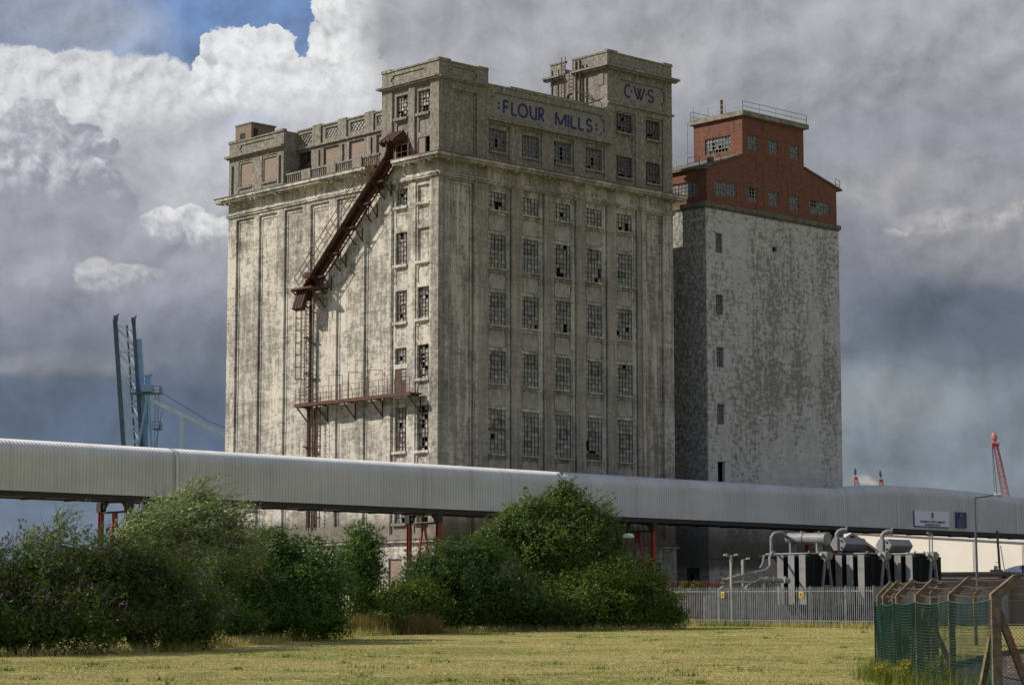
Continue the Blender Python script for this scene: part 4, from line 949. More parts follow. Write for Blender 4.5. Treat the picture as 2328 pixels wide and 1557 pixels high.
def rail_run(mb, pts, h, n, levels=(.5, 1.0), t=.05):
    for (p, q) in zip(pts, pts[1:]):
        p, q = Vector(p), Vector(q); m = max(1, int((q - p).length / n))
        for i in range(m + 1): c = p.lerp(q, i / m); mb.bar(c, c + Vector((0, 0, h)), t)
        for l in levels: mb.bar(p + Vector((0, 0, h * l)), q + Vector((0, 0, h * l)), t * .8)
rail_run(rl, [(34.0, 5.75, 43.9), (34.0, -.15, 43.9), (42.4, -.15, 43.9), (42.4, 5.75, 43.9), (34.0, 5.75, 43.9)], .82, 1.7)
build('roof_railing', rl, M['galv'], gr)
rl = MB(); rail_run(rl, [(B0 + .1, 7.5, 38.6), (B0 + .1, .9, 38.6), (31.2, .7, 39.15)], .95, 1.1); build('roof_railing', rl, M['galv'], gr)
rl = MB(); rail_run(rl, [(B1 + .1, .2, 38.9), (B1 + .7, .2, 38.75), (B1 + .7, 2.0, 38.75)], .9, .9); build('roof_railing', rl, M['galv'], gr)
a = MB(); a.tube([(34.9, 3.0, 43.9), (34.9, 3.0, 45.45)], .12, 8); build('chimney_pipe', a, M['rust_red'], gr)
a = MB(); a.tube([(34.0, 6.1, 43.9), (33.9, 6.2, 38.9)], .03, 5); a.tube([(34.2, 5.6, 44), (34.2, 5.6, 45.2)], .025, 5); build('aerial', a, M['galv'], gr)
a = MB(); a.box(30.5, 30.9, .4, .8, 38.9, 39.5); a.tube([(31.5, .1, 39.4), (31.2, .1, 39.8), (30.9, .1, 39.5)], .04, 5); build('roof_vent', a, M['ledge'], gr)

# ---------------------------------------------------------------- conveyor gallery
cv = thing('conveyor_gallery', 'long grey corrugated conveyor gallery raised on red trestles across the mill front', 'conveyor', (0, -5.4, 8.55), MILL)
def top_z(u):
    pts = [(-80, 11.9), (37.5, 11.93), (38.7, 12.05), (41.3, 12.31), (44.2, 12.46), (50.3, 12.51), (56.7, 12.40), (65.3, 12.1), (90, 11.9)]
    for (a_, za), (b_, zb_) in zip(pts, pts[1:]):
        if a_ <= u <= b_: return za + (zb_ - za) * (u - a_) / (b_ - a_)
prof = [(-6.9, 8.88, -1, 0)]
for k in range(9): q = R(180 - 90 * k / 8); prof.append((-6.0 + .9 * math.cos(q), -.85 + .85 * math.sin(q), math.cos(q), math.sin(q)))
for k in range(9): q = R(90 - 90 * k / 8); prof.append((-4.8 + .9 * math.cos(q), -.85 + .85 * math.sin(q), math.cos(q), math.sin(q)))
prof.append((-3.9, 8.88, 1, 0)); npf = len(prof)
sk = MB(); U = []; pitch = .25; u = -47.0
while u < 82: U += [(u, 0), (u + .085, .0), (u + .125, .055), (u + .21, .055)]; u += pitch
for (u, o) in U:
    tz = top_z(u)
    for i, (py, pz, nx_, nz_) in enumerate(prof):
        z = pz if i in (0, npf - 1) else tz + pz
        sk.v.append((u, py + nx_ * o, z + nz_ * o)); sk.n += 1
for i in range(len(U) - 1):
    for k in range(npf - 1): sk.f.append((i * npf + k, i * npf + k + 1, (i + 1) * npf + k + 1, (i + 1) * npf + k))
build('cladding', sk, M['clad'], cv)
gd = MB(); gd.box(-47, 82, -6.84, -6.6, 8.56, 8.9).box(-47, 82, -4.2, -3.96, 8.56, 8.9).box(-47, 82, -6.59, -4.21, 8.62, 8.84)
k = -46
while k < 82: gd.box(k, k + .2, -6.6, -4.2, 8.5, 8.61); k += 3.0
build('girder', gd, M['black'], cv)
tm = MB()
for u in (-27.6, 38.1, 45.35, 62.6):
    tz = top_z(u)
    for i in range(npf - 1):
        a_, b_ = prof[i], prof[i + 1]; za = a_[1] if i == 0 else tz + a_[1]; zb_ = b_[1] if i + 1 == npf - 1 else tz + b_[1]
        o = .07; tm.quad((u - .13, a_[0] + a_[2] * o, za + a_[3] * o), (u + .13, a_[0] + a_[2] * o, za + a_[3] * o), (u + .13, b_[0] + b_[2] * o, zb_ + b_[3] * o), (u - .13, b_[0] + b_[2] * o, zb_ + b_[3] * o))
u = 24.0
while u < 80:   # lap joints on the roof curve
    if min(abs(u - q) for q in (38.1, 45.35, 62.6)) > .5:
        tz = top_z(u)
        for i in range(1, npf - 2):
            a_, b_ = prof[i], prof[i + 1]; o = .055; tm.quad((u, a_[0] + a_[2] * o, tz + a_[1] + a_[3] * o), (u + .07, a_[0] + a_[2] * o, tz + a_[1] + a_[3] * o), (u + .07, b_[0] + b_[2] * o, tz + b_[1] + b_[3] * o), (u, b_[0] + b_[2] * o, tz + b_[1] + b_[3] * o))
    u += 1.55
build('cover_strip', tm, M['clad_trim'], cv)
def trestle(u, label):
    t_ = thing('conveyor_trestle', label, 'trestle', (u, -5.28, A0), MILL, 'red trestles under the conveyor gallery')
    ya, yb, ym = -6.8, -3.75, -5.28
    for y in (ya, yb):
        a = MB(); a.box(u - .13, u + .13, y - .14, y - .11, A0, 7.95).box(u - .13, u + .13, y + .11, y + .14, A0, 7.95).box(u - .02, u + .02, y - .11, y + .11, A0, 7.95); build('leg', a, M['red'], t_)
    a = MB(); a.bar((u, ym - .1, 7.75), (u, ya + .2, 1.6), .13).bar((u, ym + .1, 7.75), (u, yb - .2, 1.6), .13); a.box(u - .05, u + .05, ym - .25, ym + .25, 7.5, 7.85); build('brace', a, M['red'], t_)
    a = MB(); a.box(u - .1, u + .1, ya + .17, yb - .17, 7.86, 7.98)
    for y, s in ((ya, 1), (yb, -1)):
        a.box(u - .2, u + .2, y - .24, y + .24, 7.95, 8.55)
        a.prism([(u - .09, y + s * .24, 8.54), (u - .09, y + s * .75, 8.54), (u - .09, y + s * .24, 7.99)], (.18, 0, 0))
    build('bracket', a, M['black'], t_); return t_
trestle(-31.0, 'red trestle farthest left, behind the willow, with black brackets'); trestle(-27.6, 'red trestle just right of the leftmost one, mostly hidden by the willow')
trestle(-5.9, 'red trestle between the small tree and the big sallow tree'); trestle(15.5, 'red trestle beside the white lamp head, right of the big tree'); trestle(37.25, 'red trestle standing behind the transformers')

# signs on the gallery
def text(name, body, size, mat, parent, frame_loc, xs=1.0, frame_off=(0, 0, 0)):
    cu = bpy.data.curves.new('text', 'FONT'); cu.body = body; cu.size = size; cu.align_x = 'CENTER'; cu.align_y = 'CENTER'; cu.extrude = .006; cu.offset = .004
    tmp = bpy.data.objects.new('text', cu); COL.objects.link(tmp); me = bpy.data.meshes.new_from_object(tmp.evaluated_get(bpy.context.evaluated_depsgraph_get())); bpy.data.objects.remove(tmp)
    o = finish(name, me, mat, parent)
    b = Vector(LOC[parent.name]); o.location = Vector(frame_loc) - b; o.rotation_euler = (R(90), 0, 0); o.scale = (xs, 1, 1)
    return o
s1 = thing('port_sign', 'wide pale sign reading THE BRISTOL PORT COMPANY on the conveyor gallery', 'sign', (49.8, -7.0, 9.2), MILL)
a = MB(); a.box(47.42, 52.32, -7.06, -6.98, 9.19, 10.47); build('board', a, M['sign_white'], s1)
a = MB(); a.box(47.37, 47.42, -7.05, -6.97, 9.15, 10.49).box(47.42, 52.32, -7.05, -6.97, 9.14, 9.19); build('edge', a, M['sign_edge'], s1)
text('lettering', 'THE BRISTOL PORT COMPANY', .26, M['sign_text'], s1, (49.9, -7.075, 9.56), 1.0); text('lettering', 'AVONMOUTH DOCK', .22, M['sign_text'], s1, (49.9, -7.075, 9.31), 1.02)
a = MB(); y_ = -7.09; cx_ = 49.9
a.prism([(cx_ - .2, y_, 10.18), (cx_, y_, 10.40), (cx_ + .2, y_, 10.18), (cx_ + .06, y_, 10.2), (cx_ + .06, y_, 10.0), (cx_ - .06, y_, 10.0), (cx_ - .06, y_, 10.2)], (0, .03, 0)); build('emblem_arrow', a, M['sign_text'], s1)
a = MB()
for s in (-1, 1): a.prism([(cx_ + s * .12, y_, 10.08), (cx_ + s * .22, y_, 10.12), (cx_ + s * .24, y_, 10.02), (cx_ + s * .12, y_, 9.86), (cx_, y_, 9.78), (cx_, y_, 9.9), (cx_ + s * .10, y_, 9.98)], (0, .03, 0))
build('emblem_hull', a, M['gold'], s1)
s2 = thing('blue_sign', 'small upright navy sign with gold emblem and lines on the conveyor gallery', 'sign', (54.1, -7.0, 9.2), MILL)
a = MB(); a.box(53.3, 54.84, -7.05, -6.98, 9.18, 10.52); build('board', a, M['sign_blue'], s2)
a = MB()
for zc_ in (10.30, 10.12): a.prism([(53.85, -7.08, zc_ - .05), (54.0, -7.08, zc_ + .07), (54.2, -7.08, zc_ + .03), (54.42, -7.08, zc_ - .08), (54.2, -7.08, zc_ - .03), (54.02, -7.08, zc_)], (0, .03, 0))
build('emblem', a, M['gold'], s2)
a = MB()
rnd = random.Random(5)
for k, (n_, zc_) in enumerate(((7, 9.88), (10, 9.69), (9, 9.50), (8, 9.31))):
    w_ = n_ * .115
    for i in range(n_):   # the lines are too small to read in the photograph: strokes the size of letters
        if k == 0 and i == 3: continue
        x_ = 54.07 - w_ / 2 + i * .115; a.box(x_, x_ + .03, -7.065, -7.04, zc_ - .05, zc_ + .05); z_ = zc_ + rnd.choice((-.04, 0, .04)); a.box(x_ + .03, x_ + .08, -7.064, -7.04, z_ - .012, z_ + .012)
build('lettering', a, M['gold'], s2)

# ---------------------------------------------------------------- substation: three transformers
def tframe(x, y, z=1.06): return Matrix.Translation((x, y, z)) @ Matrix.Rotation(R(43.304), 4, 'Z')
def make_transformer(x, y, label):
    t_ = thing('transformer', label, 'transformer', (0, 0, 0), tframe(x, y), 'transformers in the substation')
    a = MB(); a.box(.5, 3.0, .35, 4.2, .25, 4.45).box(.3, 3.1, .2, 4.3, .0, .25).box(.35, 3.12, .25, 4.3, 4.45, 4.55)
    for k in range(5): a.box(.6 + .5 * k, .75 + .5 * k, .12, .35, 4.2, 4.5)
    build('tank', a, M['trans_dark_shade'], t_)
    for y0 in (0.0, .92, 1.84):
        a = MB(); a.box(-.12, -.09, y0, y0 + .52, 1.3, 4.5)
        for k in range(6): pass
        a.box(-.1, .45, y0 + .22, y0 + .34, 1.31, 1.45).box(-.1, .45, y0 + .22, y0 + .34, 4.3, 4.48)
        for z in (1.6, 4.2): a.box(.44, .56, y0 + .2, y0 + .44, z - .08, z + .08)
        ra_ = build('radiator', a, M['trans'], t_); a = MB()
        for k in range(6): a.box(-.02 + .085 * k, .0 + .085 * k, y0 + .01, y0 + .51, 1.34, 4.46)
        build('fin_stack', a, M['trans_dark_shade'], ra_)  # same paint as the plates, with the shade between fins coloured in
    a = MB(); n = 20
    for k in range(n): q = .56 + 2.5 * k / n; a.box(q, q + .035, -.02, .36, 1.35, 4.42)
    for z in (1.5, 4.25): a.box(.5, 3.08, .06, .3, z - .06, z + .06)
    build('radiator', a, M['trans_dark_shade'], t_)
    a = MB()
    for s in (-1, 1): a.bar((1.65 + s * .16, -.35, 4.3), (1.65 + s * .66, -.35, 1.2), .12, .14, up=(0, 1, 0)); a.bar((1.65 + s * .66, -.35, 1.2), (1.65 + s * .7, -.35, 0), .12)
    a.bar((1.15, -.35, 2.5), (2.15, -.35, 2.5), .14, .1); a.bar((1.65, -.35, 4.2), (1.65, .4, 4.5), .2)
    build('bushing_frame', a, M['trans'], t_)
    a = MB(); a.box(1.42, 1.88, -.55, .0, 4.2, 4.72); a.tube([(1.78, -.6, 4.45), (1.78, -.3, 4.45)], .2, 10); a.tube([(1.2, -.2, 4.55), (1.45, -.2, 4.5)], .12, 8); a.tube([(1.55, -.5, 4.2), (1.55, -.5, 3.6)], .045, 6)
    build('bushing_box', a, M['trans'], t_)
    a = MB()
    for q in (.7, 1.4, 2.2, 2.8): a.tube([(q, .4, 4.6), (q, 4.0, 4.62)], .05, 6)
    a.tube([(.5, .8, 4.62), (3.0, .8, 4.64)], .06, 6); a.box(.2, 3.0, .1, .5, 4.56, 4.62)
    for q in (1.0, 2.0, 2.7): a.tube([(q, .6, 4.55), (q, .6, 4.78)], .07, 6)
    build('top_pipework', a, M['trans'], t_)
    return t_
def tl(n, p):
    return tuple((tframe(*n)).inverted() @ Vector(p))
N1, N2, N3 = (19.06, 148.0), (22.87, 148.0), (26.07, 148.5)
T1 = make_transformer(*N1, 'grey transformer carrying the round horizontal drum, leftmost of the row')
c0, c1 = Vector(tl(N1, (18.37, 152, 6.74))), Vector(tl(N1, (20.66, 149.7, 6.64)))
a = MB(); dv = (c1 - c0).normalized()
a.tube([c0 - dv * .12, c0, c0 + dv * .08, c1 - dv * .05, c1, c1 + dv * .06], [.2, .33, .37, .37, .37, .33], 20)
cs_ = build('conservator', a, M['trans'], T1, smooth=False)
for f_ in (.42, .985): p = c0.lerp(c1, f_); build('flange', MB().tube([p, p + dv * .06], .42, 20), M['trans'], cs_)
for f_ in (.35, .8): p = c0.lerp(c1, f_) + Vector((0, 0, .38)); build('filler_cap', MB().tube([p, p + Vector((0, 0, .12))], .07, 8), M['trans'], cs_)
for f_ in (.12, .8):
    a = MB(); p = c0.lerp(c1, f_); a.box(p.x - .3, p.x + .3, p.y - .06, p.y + .06, 4.5, p.z - .3); a.box(p.x - .1, p.x + .1, p.y - .2, p.y + .2, 4.5, 4.6); build('saddle', a, M['trans'], T1)
a = MB(); q0 = Vector(tl(N1, (17.15, 151, 5.5))); q1 = Vector(tl(N1, (17.15, 151, 6.75))); q2 = Vector(tl(N1, (17.4, 151, 7.05))); q3 = Vector(tl(N1, (17.85, 151.2, 7.1))); q4 = c0 - dv * .1
a.tube([q0, q1, q1.lerp(q2, .5) + Vector((0, 0, .06)), q2, q3, q3.lerp(q4, .6) + Vector((0, 0, .05)), q4], .115, 10)
a.tube([Vector(tl(N1, (17.0, 150.6, 5.6))), Vector(tl(N1, (16.55, 150, 5.55))), Vector(tl(N1, (16.45, 150, 5.0))), Vector(tl(N1, (16.2, 149.5, 4.7)))], .08, 8)
build('explosion_vent', a, M['trans'], T1)
def hexunit(T, n, pw):
    p = Vector(tl(n, pw)); a = MB(); w_, h_ = .66, .42
    prof_ = [(p.y - w_, 0), (p.y - w_ * .55, h_), (p.y + w_ * .55, h_), (p.y + w_, 0), (p.y + w_ * .55, -h_), (p.y - w_ * .55, -h_)]
    a.prism([(p.x, b_, p.z + z_) for b_, z_ in prof_], (2.35, 0, 0))
    c_ = build('conservator', a, M['trans'], T)
    a = MB(); a.box(p.x - .05, p.x, p.y - .1, p.y + .02, p.z - .4, p.z + .4)
    for s in (-.25, .2): a.tube([(p.x, p.y - .3, p.z + s), (p.x - .06, p.y - .3, p.z + s)], .07, 8)
    build('level_gauge', a, M['trans_dark_shade'], c_)
    a = MB(); a.box(p.x + .5, p.x + 2.0, p.y - .3, p.y + .3, 4.5, p.z - .3); a.tube([(p.x + 2.0, p.y - .4, p.z - .55), (p.x + 2.35, p.y - .45, p.z - .55)], .1, 8); a.prism([(p.x + .05, p.y - .3, p.z - .42), (p.x + .5, p.y - .3, p.z - .8), (p.x + .05, p.y - .3, p.z - .8)], (0, .3, 0)); build('saddle', a, M['trans_dark_shade'], T)
    a = MB(); e = Vector((p.x + .15, p.y + .2, p.z + .36))
    a.tube([e, e + Vector((0, 0, .28)), e + Vector((.06, -.1, .46)), e + Vector((.2, -.28, .56)), e + Vector((.36, -.46, .56))], .15, 10); a.tube([e + Vector((.36, -.46, .56)), e + Vector((.42, -.53, .56))], .25, 14); build('vent_elbow', a, M['trans'], T)
T2 = make_transformer(*N2, 'grey transformer between the drum-topped one and the one by the warehouse'); hexunit(T2, N2, (21.55, 151.0, 6.34))
T3 = make_transformer(*N3, 'grey transformer with hexagonal tank, rightmost and nearest the white warehouse'); hexunit(T3, N3, (24.55, 151.0, 6.24))
a = MB(); p = Vector(tl(N3, (27.6, 151, 5.5)))
for s in (0, .3): a.tube([(p.x + s, p.y, 4.5), (p.x + s, p.y, 6.05 - .3 * s)], .05, 6)
a.bar((p.x - .2, p.y, 6.0), (p.x + .1, p.y, 6.0), .12); build('sight_tube', a, M['trans'], T3)
# cable boxes and oil pipes left of the transformers
sg = thing('switchgear', 'grey cable boxes with oil pipework left of the transformers', 'switchgear', (15.4, 147.5, 1.06))
def wb_(name, mb, mat): return build(name, mb, mat, sg)
a = MB(); a.box(13.35, 14.95, 147.0, 148.6, 1.06, 3.35).prism([(13.35, 147.0, 3.35), (14.95, 147.0, 3.35), (14.5, 147.0, 3.75), (13.6, 147.0, 3.55)], (0, 1.6, 0))
for k in range(4): a.box(13.55 + .32 * k, 13.66 + .32 * k, 146.92, 147.0, 1.9, 3.2)
wb_('cable_box', a, M['trans'])
a = MB(); a.box(15.1, 16.6, 147.4, 148.8, 1.06, 3.5).prism([(15.1, 147.4, 3.5), (16.6, 147.4, 3.5), (16.2, 147.4, 4.0), (15.5, 147.4, 3.8)], (0, 1.4, 0)); wb_('cable_box', a, M['trans'])
a = MB(); a.tube([(15.9, 147.1, 4.0), (16.4, 147.1, 3.92), (17.9, 147.6, 3.88)], .17, 10)
for x_ in (16.35, 16.75, 17.5): a.tube([(x_, 147.15, 3.93), (x_ + .1, 147.17, 3.93)], .23, 10)
a.tube([(16.2, 147.1, 3.95), (16.2, 147.1, 3.3)], .12, 8); wb_('oil_pipe', a, M['trans'])
a = MB(); a.tube([(13.5, 147.0, 3.6), (13.9, 147.0, 4.02), (14.3, 147, 4.12), (16.4, 147.6, 4.55), (16.7, 148, 4.85), (16.75, 148.6, 5.4), (16.95, 149, 5.7), (17.2, 149.6, 5.75)], .085, 8)
for x_, z_ in ((14.5, 4.17), (15.6, 4.38)): a.tube([(x_, 147.1, z_), (x_ + .12, 147.13, z_ + .02)], .13, 8)
for x_ in (14.0, 15.2, 16.0): a.bar((x_, 147.1, 3.2), (x_, 147.1, 4.1 + (x_ - 14) * .2), .07)
a.tube([(13.4, 146.9, 3.7), (14.7, 146.9, 3.78), (15.6, 147, 3.75)], .07, 6); a.tube([(13.5, 146.9, 3.95), (13.9, 146.9, 3.92)], .12, 8); wb_('pipework', a, M['trans'])
a = MB(); a.box(16.65, 17.35, 146.9, 147.6, 2.2, 2.35)
for k in range(3): a.tube([(16.75 + .25 * k, 147.1, 2.35), (16.75 + .25 * k, 147.1, 3.3)], [.09, .06], 8)
a.tube([(16.7, 147.1, 3.25), (16.75, 147.1, 3.6), (16.95, 147.1, 3.72), (17.2, 147.1, 3.6), (17.25, 147.1, 3.2)], .09, 8); a.box(16.6, 17.4, 147.0, 147.5, 1.06, 1.3); wb_('insulator', a, M['trans'])
a = MB(); a.box(12.3, 12.95, 146.6, 147.2, 1.06, 2.9); wb_('cabinet', a, M['galv'])
for (x_, y_, h_, lab) in ((13.94, 145.6, 5.42, 'cream post with two floodlights on a crossbar, nearest the left fence'), (14.85, 147.2, 5.22, 'shorter cream floodlight post behind the two-headed one')):
    t_ = thing('floodlight_post', lab, 'floodlight', (x_, y_, 1.06), None, 'floodlight posts in the substation')
    a = MB(); a.tube([(x_, y_, 1.06), (x_, y_, h_)], .075, 8); a.tube([(x_, y_, h_ - .35), (x_, y_, h_ - .1)], .10, 8); build('pole', a, M['white_post'], t_)
    hs = (-.34, .34) if h_ > 5.3 else (.35,)
    a = MB(); a.bar((x_ + min(hs + (0,)), y_, h_), (x_ + .34, y_, h_ + .02), .05); build('crossbar', a, M['white_post'], t_)
    for s in hs:
        a = MB(); a.prism([(x_ + s - .12, y_ - .1, h_ + .0), (x_ + s + .12, y_ - .1, h_ + .02), (x_ + s + .09, y_ - .1, h_ + .14), (x_ + s - .1, y_ - .1, h_ + .12)], (0, .22, 0)); build('lamp_head', a, M['lamp_white'], t_)

# ---------------------------------------------------------------- palisade fences
def palisade(label, pts, z_of, h, mat, gap=.155, w_=.068, name='palisade_fence', post=2.75):
    t_ = thing(name, label, 'fence', (pts[0][0], pts[0][1], z_of(pts[0][1])))
    pal = MB(); ra = MB(); posts = []
    for (p, q) in zip(pts, pts[1:]):
        p, q = Vector((*p, 0)), Vector((*q, 0)); d = (q - p); Ln = d.length; d.normalize(); n_ = Vector((d.y, -d.x, 0))
        if n_.y > 0: n_ = -n_
        k = 0
        while k * gap < Ln:
            c = p + d * (k * gap); z = z_of(c.y); a_ = d * w_ / 2; o = n_ * (.03 + random.uniform(0, .006)); lean = random.gauss(0, .008)
            tp = h + random.uniform(-.015, .015)
            pr = [c - a_ + o, c - a_ * .25 + o * 1.7, c + a_ * .25 + o * 1.7, c + a_ + o]
            v = [(u.x, u.y, z + .08) for u in pr] + [(u.x + lean, u.y, z + tp - .12) for u in pr] + [(c.x + o.x * 1.4 + lean, c.y + o.y * 1.4, z + tp)]
            pal.add(v, [(0, 1, 5, 4), (1, 2, 6, 5), (2, 3, 7, 6), (4, 5, 8), (5, 6, 8), (6, 7, 8)]); k += 1
        for f_ in (.16, .88): ra.bar((p.x, p.y, z_of(p.y) + h * f_), (q.x, q.y, z_of(q.y) + h * f_), .045, .06)
        k = 0
        while k * post <= Ln + .01: posts.append(p + d * (k * post)); k += 1
    build('pale_panel', pal, mat, t_); build('rail', ra, mat, t_)
    for c in posts:
        a = MB(); z = z_of(c.y); a.box(c.x - .05, c.x + .05, c.y - .03, c.y + .07, z - .1, z + h + .02); build('post', a, mat, t_)
    return t_
palisade('grey steel palisade fence round the transformers, bushes at its left end', [(7.8, 146.6), (10.5, 144.0), (20.85, 132.0), (34.6, 160.0)], gz, 2.42, M['galv'])
palisade('red palisade fence in the shade along the foot of the mill', [(-13.0, 157.2), (26.0, 157.2)], lambda y: 1.06, 3.0, M['red'], .19, .085)
for (x_, y_, lab) in ((12.95, 141.0, 'yellow warning notice on the palisade fence below the two-headed floodlight'), (17.15, 136.15, 'yellow warning notice on the palisade fence in front of the drum-topped transformer')):
    z_ = gz(y_) + 1.75
    t_ = thing('warning_sign', lab, 'sign', (x_, y_ - .12, z_), Matrix.Identity(4), 'yellow notices on the palisade fence')
    dx, dy = .653 * .13, -.757 * .13; nx_, ny_ = -.757 * -.01, -.653 * .02
    a = MB(); a.prism([(x_ - dx, y_ - dy - .12, z_), (x_ + dx, y_ + dy - .12, z_), (x_ + dx, y_ + dy - .12, z_ + .36), (x_ - dx, y_ - dy - .12, z_ + .36)], (.006, .012, 0)); build('plate', a, M['yellow'], t_)
    a = MB(); e_ = Vector((-.0076, -.0065, 0)) * 1.2
    def pp_(s, z): return (x_ + dx * s + e_.x, y_ + dy * s - .12 + e_.y, z_ + z)
    a.add([pp_(-.65, .16), pp_(.65, .16), pp_(0, .32)], [(0, 1, 2)]); a.quad(pp_(-.7, .10), pp_(.7, .10), pp_(.7, .125), pp_(-.7, .125)); a.quad(pp_(-.6, .05), pp_(.6, .05), pp_(.6, .075), pp_(-.6, .075)); build('symbol', a, M['black'], t_)

# ---------------------------------------------------------------- cranked concrete posts with green mesh
def post_parts(t_, x, y, z0, zb, arm=(.42, 0, .38), w_=.13, strong=False):
    a = MB(); v = Vector(arm); hw = w_ / 2
    # one continuous cranked profile in the plane of the arm, extruded along y
    s = w_ * .5; ex = .5 * w_
    poly = [(x - hw, y - hw, z0 - .3), (x + hw, y - hw, z0 - .3), (x + hw, y - hw, zb - .06), (x + v.x + ex * .6, y - hw, zb + v.z - ex * .75), (x + v.x - ex * .2, y - hw, zb + v.z + ex * .5), (x + v.x - ex * .9, y - hw, zb + v.z + ex * .35), (x - hw, y - hw, zb + .03)]
    a.prism(poly, (0, w_ * (1.0 if not strong else 1.15), 0)); return build('post', a, M['post'], t_)
PF = [(9.28, 44.0), (9.01, 47.0), (8.86, 50.0), (8.94, 53.0), (9.12, 56.0), (9.38, 58.5)]
QF = [(9.32, 58.5), (10.35, 62.0), (11.84, 66.0), (13.2, 72.0), (14.8, 80.0), (19.2, 95.0)]
def mesh_run(mb, pts, ztop, gap=.062, wr=.007, sag=.05):
    for (p, q) in zip(pts, pts[1:]):
        p, q = Vector((*p, 0)), Vector((*q, 0)); L_ = (q - p).length; n = int(L_ / gap); off = Vector((-.085, -.03, 0))
        def P_(f, h): 
            c = p.lerp(q, f) + off; b = math.sin(math.pi * f); z0 = gh(c.x, c.y); w2 = .03 * mnoise.noise(Vector((c.x * 3, c.y * 3, h * 2)))
            return (c.x + .03 * b * math.sin(6 * h + 3 * p.y) + w2, c.y, z0 + .03 + (ztop - .03 - sag * b - z0) * h + .02 * mnoise.noise(Vector((c.y * 1.7, h * 3, 1))))
        rows = 28; seg = max(4, int(L_ / .5))
        for k in range(rows + 1):
            h = k / rows
            for i in range(seg): mb.bar(P_(i / seg, h), P_((i + 1) / seg, h), wr, wr * 1.5)
        for i in range(n + 1):
            f = i / n
            for j in range(3): mb.bar(P_(f, j / 3), P_(f, (j + 1) / 3), wr, wr)
def strands(mb, tips, heights, r=.008):
    """barbed wire strands between arms given as (base, tip)"""
    for f in heights:
        for (b0, t0), (b1, t1) in zip(tips, tips[1:]):
            p, q = Vector(b0).lerp(Vector(t0), f), Vector(b1).lerp(Vector(t1), f); L_ = (q - p).length; n = 8; pts = []
            for i in range(n + 1): s = i / n; c = p.lerp(q, s); c.z -= .05 * math.sin(math.pi * s); pts.append(c)
            mb.tube(pts, r, 5, False)
            for i in range(int(L_ / .13)):
                s = (i + .5) / int(L_ / .13); c = p.lerp(q, s); c.z -= .05 * math.sin(math.pi * s); mb.bar(c - Vector((.02, .01, .025)), c + Vector((.02, .01, .025)), .008)
nf = thing('mesh_fence', 'green plastic mesh fence on cranked concrete posts at the right edge of the field', 'fence', (9.0, 50, 0))
tips = []
for i, (x, y) in enumerate(PF):
    zb = 1.96 + .02 * i; ar = (.43 - .02 * i, 0, .37)
    if i == 0: ar = (.44, 0, .36)
    post_parts(nf, x, y, gh(x, y), zb, ar, .18 if i == 0 else .125, i == 0); tips.append(((x, y, zb), (x + ar[0], y, zb + ar[2])))
a = MB(); x, y = PF[0]
a.bar((x + .06, y, 1.66), (x + .74, y + .05, -.2), .13, .13); build('strut', a, M['post'], nf)
a = MB(); a.bar((x - .08, y + .1, 1.15), (x - .22, y + .75, -.15), .10, .10); build('strut', a, M['post'], nf)
a = MB(); mesh_run(a, PF, 1.87); build('mesh', a, M['green'], nf)
a = MB()
for zt in (1.88,):
    for (p, q) in zip(PF, PF[1:]):
        pts = [(p[0] + (q[0] - p[0]) * i / 6 - .09, p[1] + (q[1] - p[1]) * i / 6, zt - (.06 if zt > 1 else .22) * math.sin(math.pi * i / 6)) for i in range(7)]; a.tube(pts, .009, 5, False)
build('straining_wire', a, M['green_wire'], nf)
a = MB(); strands(a, tips, (.08, .55, .95)); build('barbed_wire', a, M['wire'], nf)
bf = thing('mesh_fence', 'green mesh fence running away behind the near one, on leaning cranked posts', 'fence', (12, 68, .1))
tips = []
for i, (x, y) in enumerate(QF):
    zb = 2.0 + .09 * i; 
    if i: post_parts(bf, x, y, gh(x, y), zb, (.36, 0, .36), .13)
    tips.append(((x, y, zb), (x + .36, y, zb + .36)))
a = MB(); a.bar((11.84, 66, 1.9), (12.75, 66.6, .1), .12); build('strut', a, M['post'], bf)
a = MB(); a.bar((11.80, 65.9, 1.75), (11.1, 64.2, .1), .10); build('strut', a, M['post'], bf)
a = MB(); mesh_run(a, QF[:5], 1.95, .10, .012); build('mesh', a, M['green'], bf)
a = MB(); strands(a, tips, (.1, .55, .95)); build('barbed_wire', a, M['wire'], bf)
rf_ = thing('chain_link_fence', 'rusty grey chain link fence at the far right beside the near concrete post', 'fence', (11, 44.1, 0))
a = MB(); x0, x1, yf = 9.28, 14.2, 44.05; z0, z1 = .03, 1.86; k = x0 - 2
while k < x1:
    for s in (1, -1):
        b0 = (k, yf + .006 * s, z0) if s > 0 else (k + 1.83, yf + .006 * s, z0); b1 = (k + 1.83, yf + .006 * s, z1) if s > 0 else (k, yf + .006 * s, z1)
        p, q = Vector(b0), Vector(b1); lo, hi = 0.0, 1.0; dx = q.x - p.x
        f0, f1 = (x0 - p.x) / dx, (x1 - p.x) / dx
        lo, hi = max(0, min(f0, f1)), min(1, max(f0, f1))
        if hi - lo > .02: a.bar(p.lerp(q, lo), p.lerp(q, hi), .0065)
    k += .078
build('mesh', a, M['grey_wire'], rf_)
a = MB()
for z_ in (1.87, 1.0): a.tube([(9.25, 44.05, z_), (11.5, 44.05, z_ - .03), (14.2, 44.05, z_)], .008, 5, False)
for f in (.08, .5, .93): a.tube([(9.17 + .44 * f, 44, 1.96 + .36 * f), (11.6, 44.1, 1.94 + .36 * f), (14.4, 44.1, 1.96 + .36 * f)], .011, 5, False)
build('straining_wire', a, M['galv'], rf_)
post_parts(rf_, 12.4, 44.05, 0, 1.96, (0.0, 0, .38), .13)
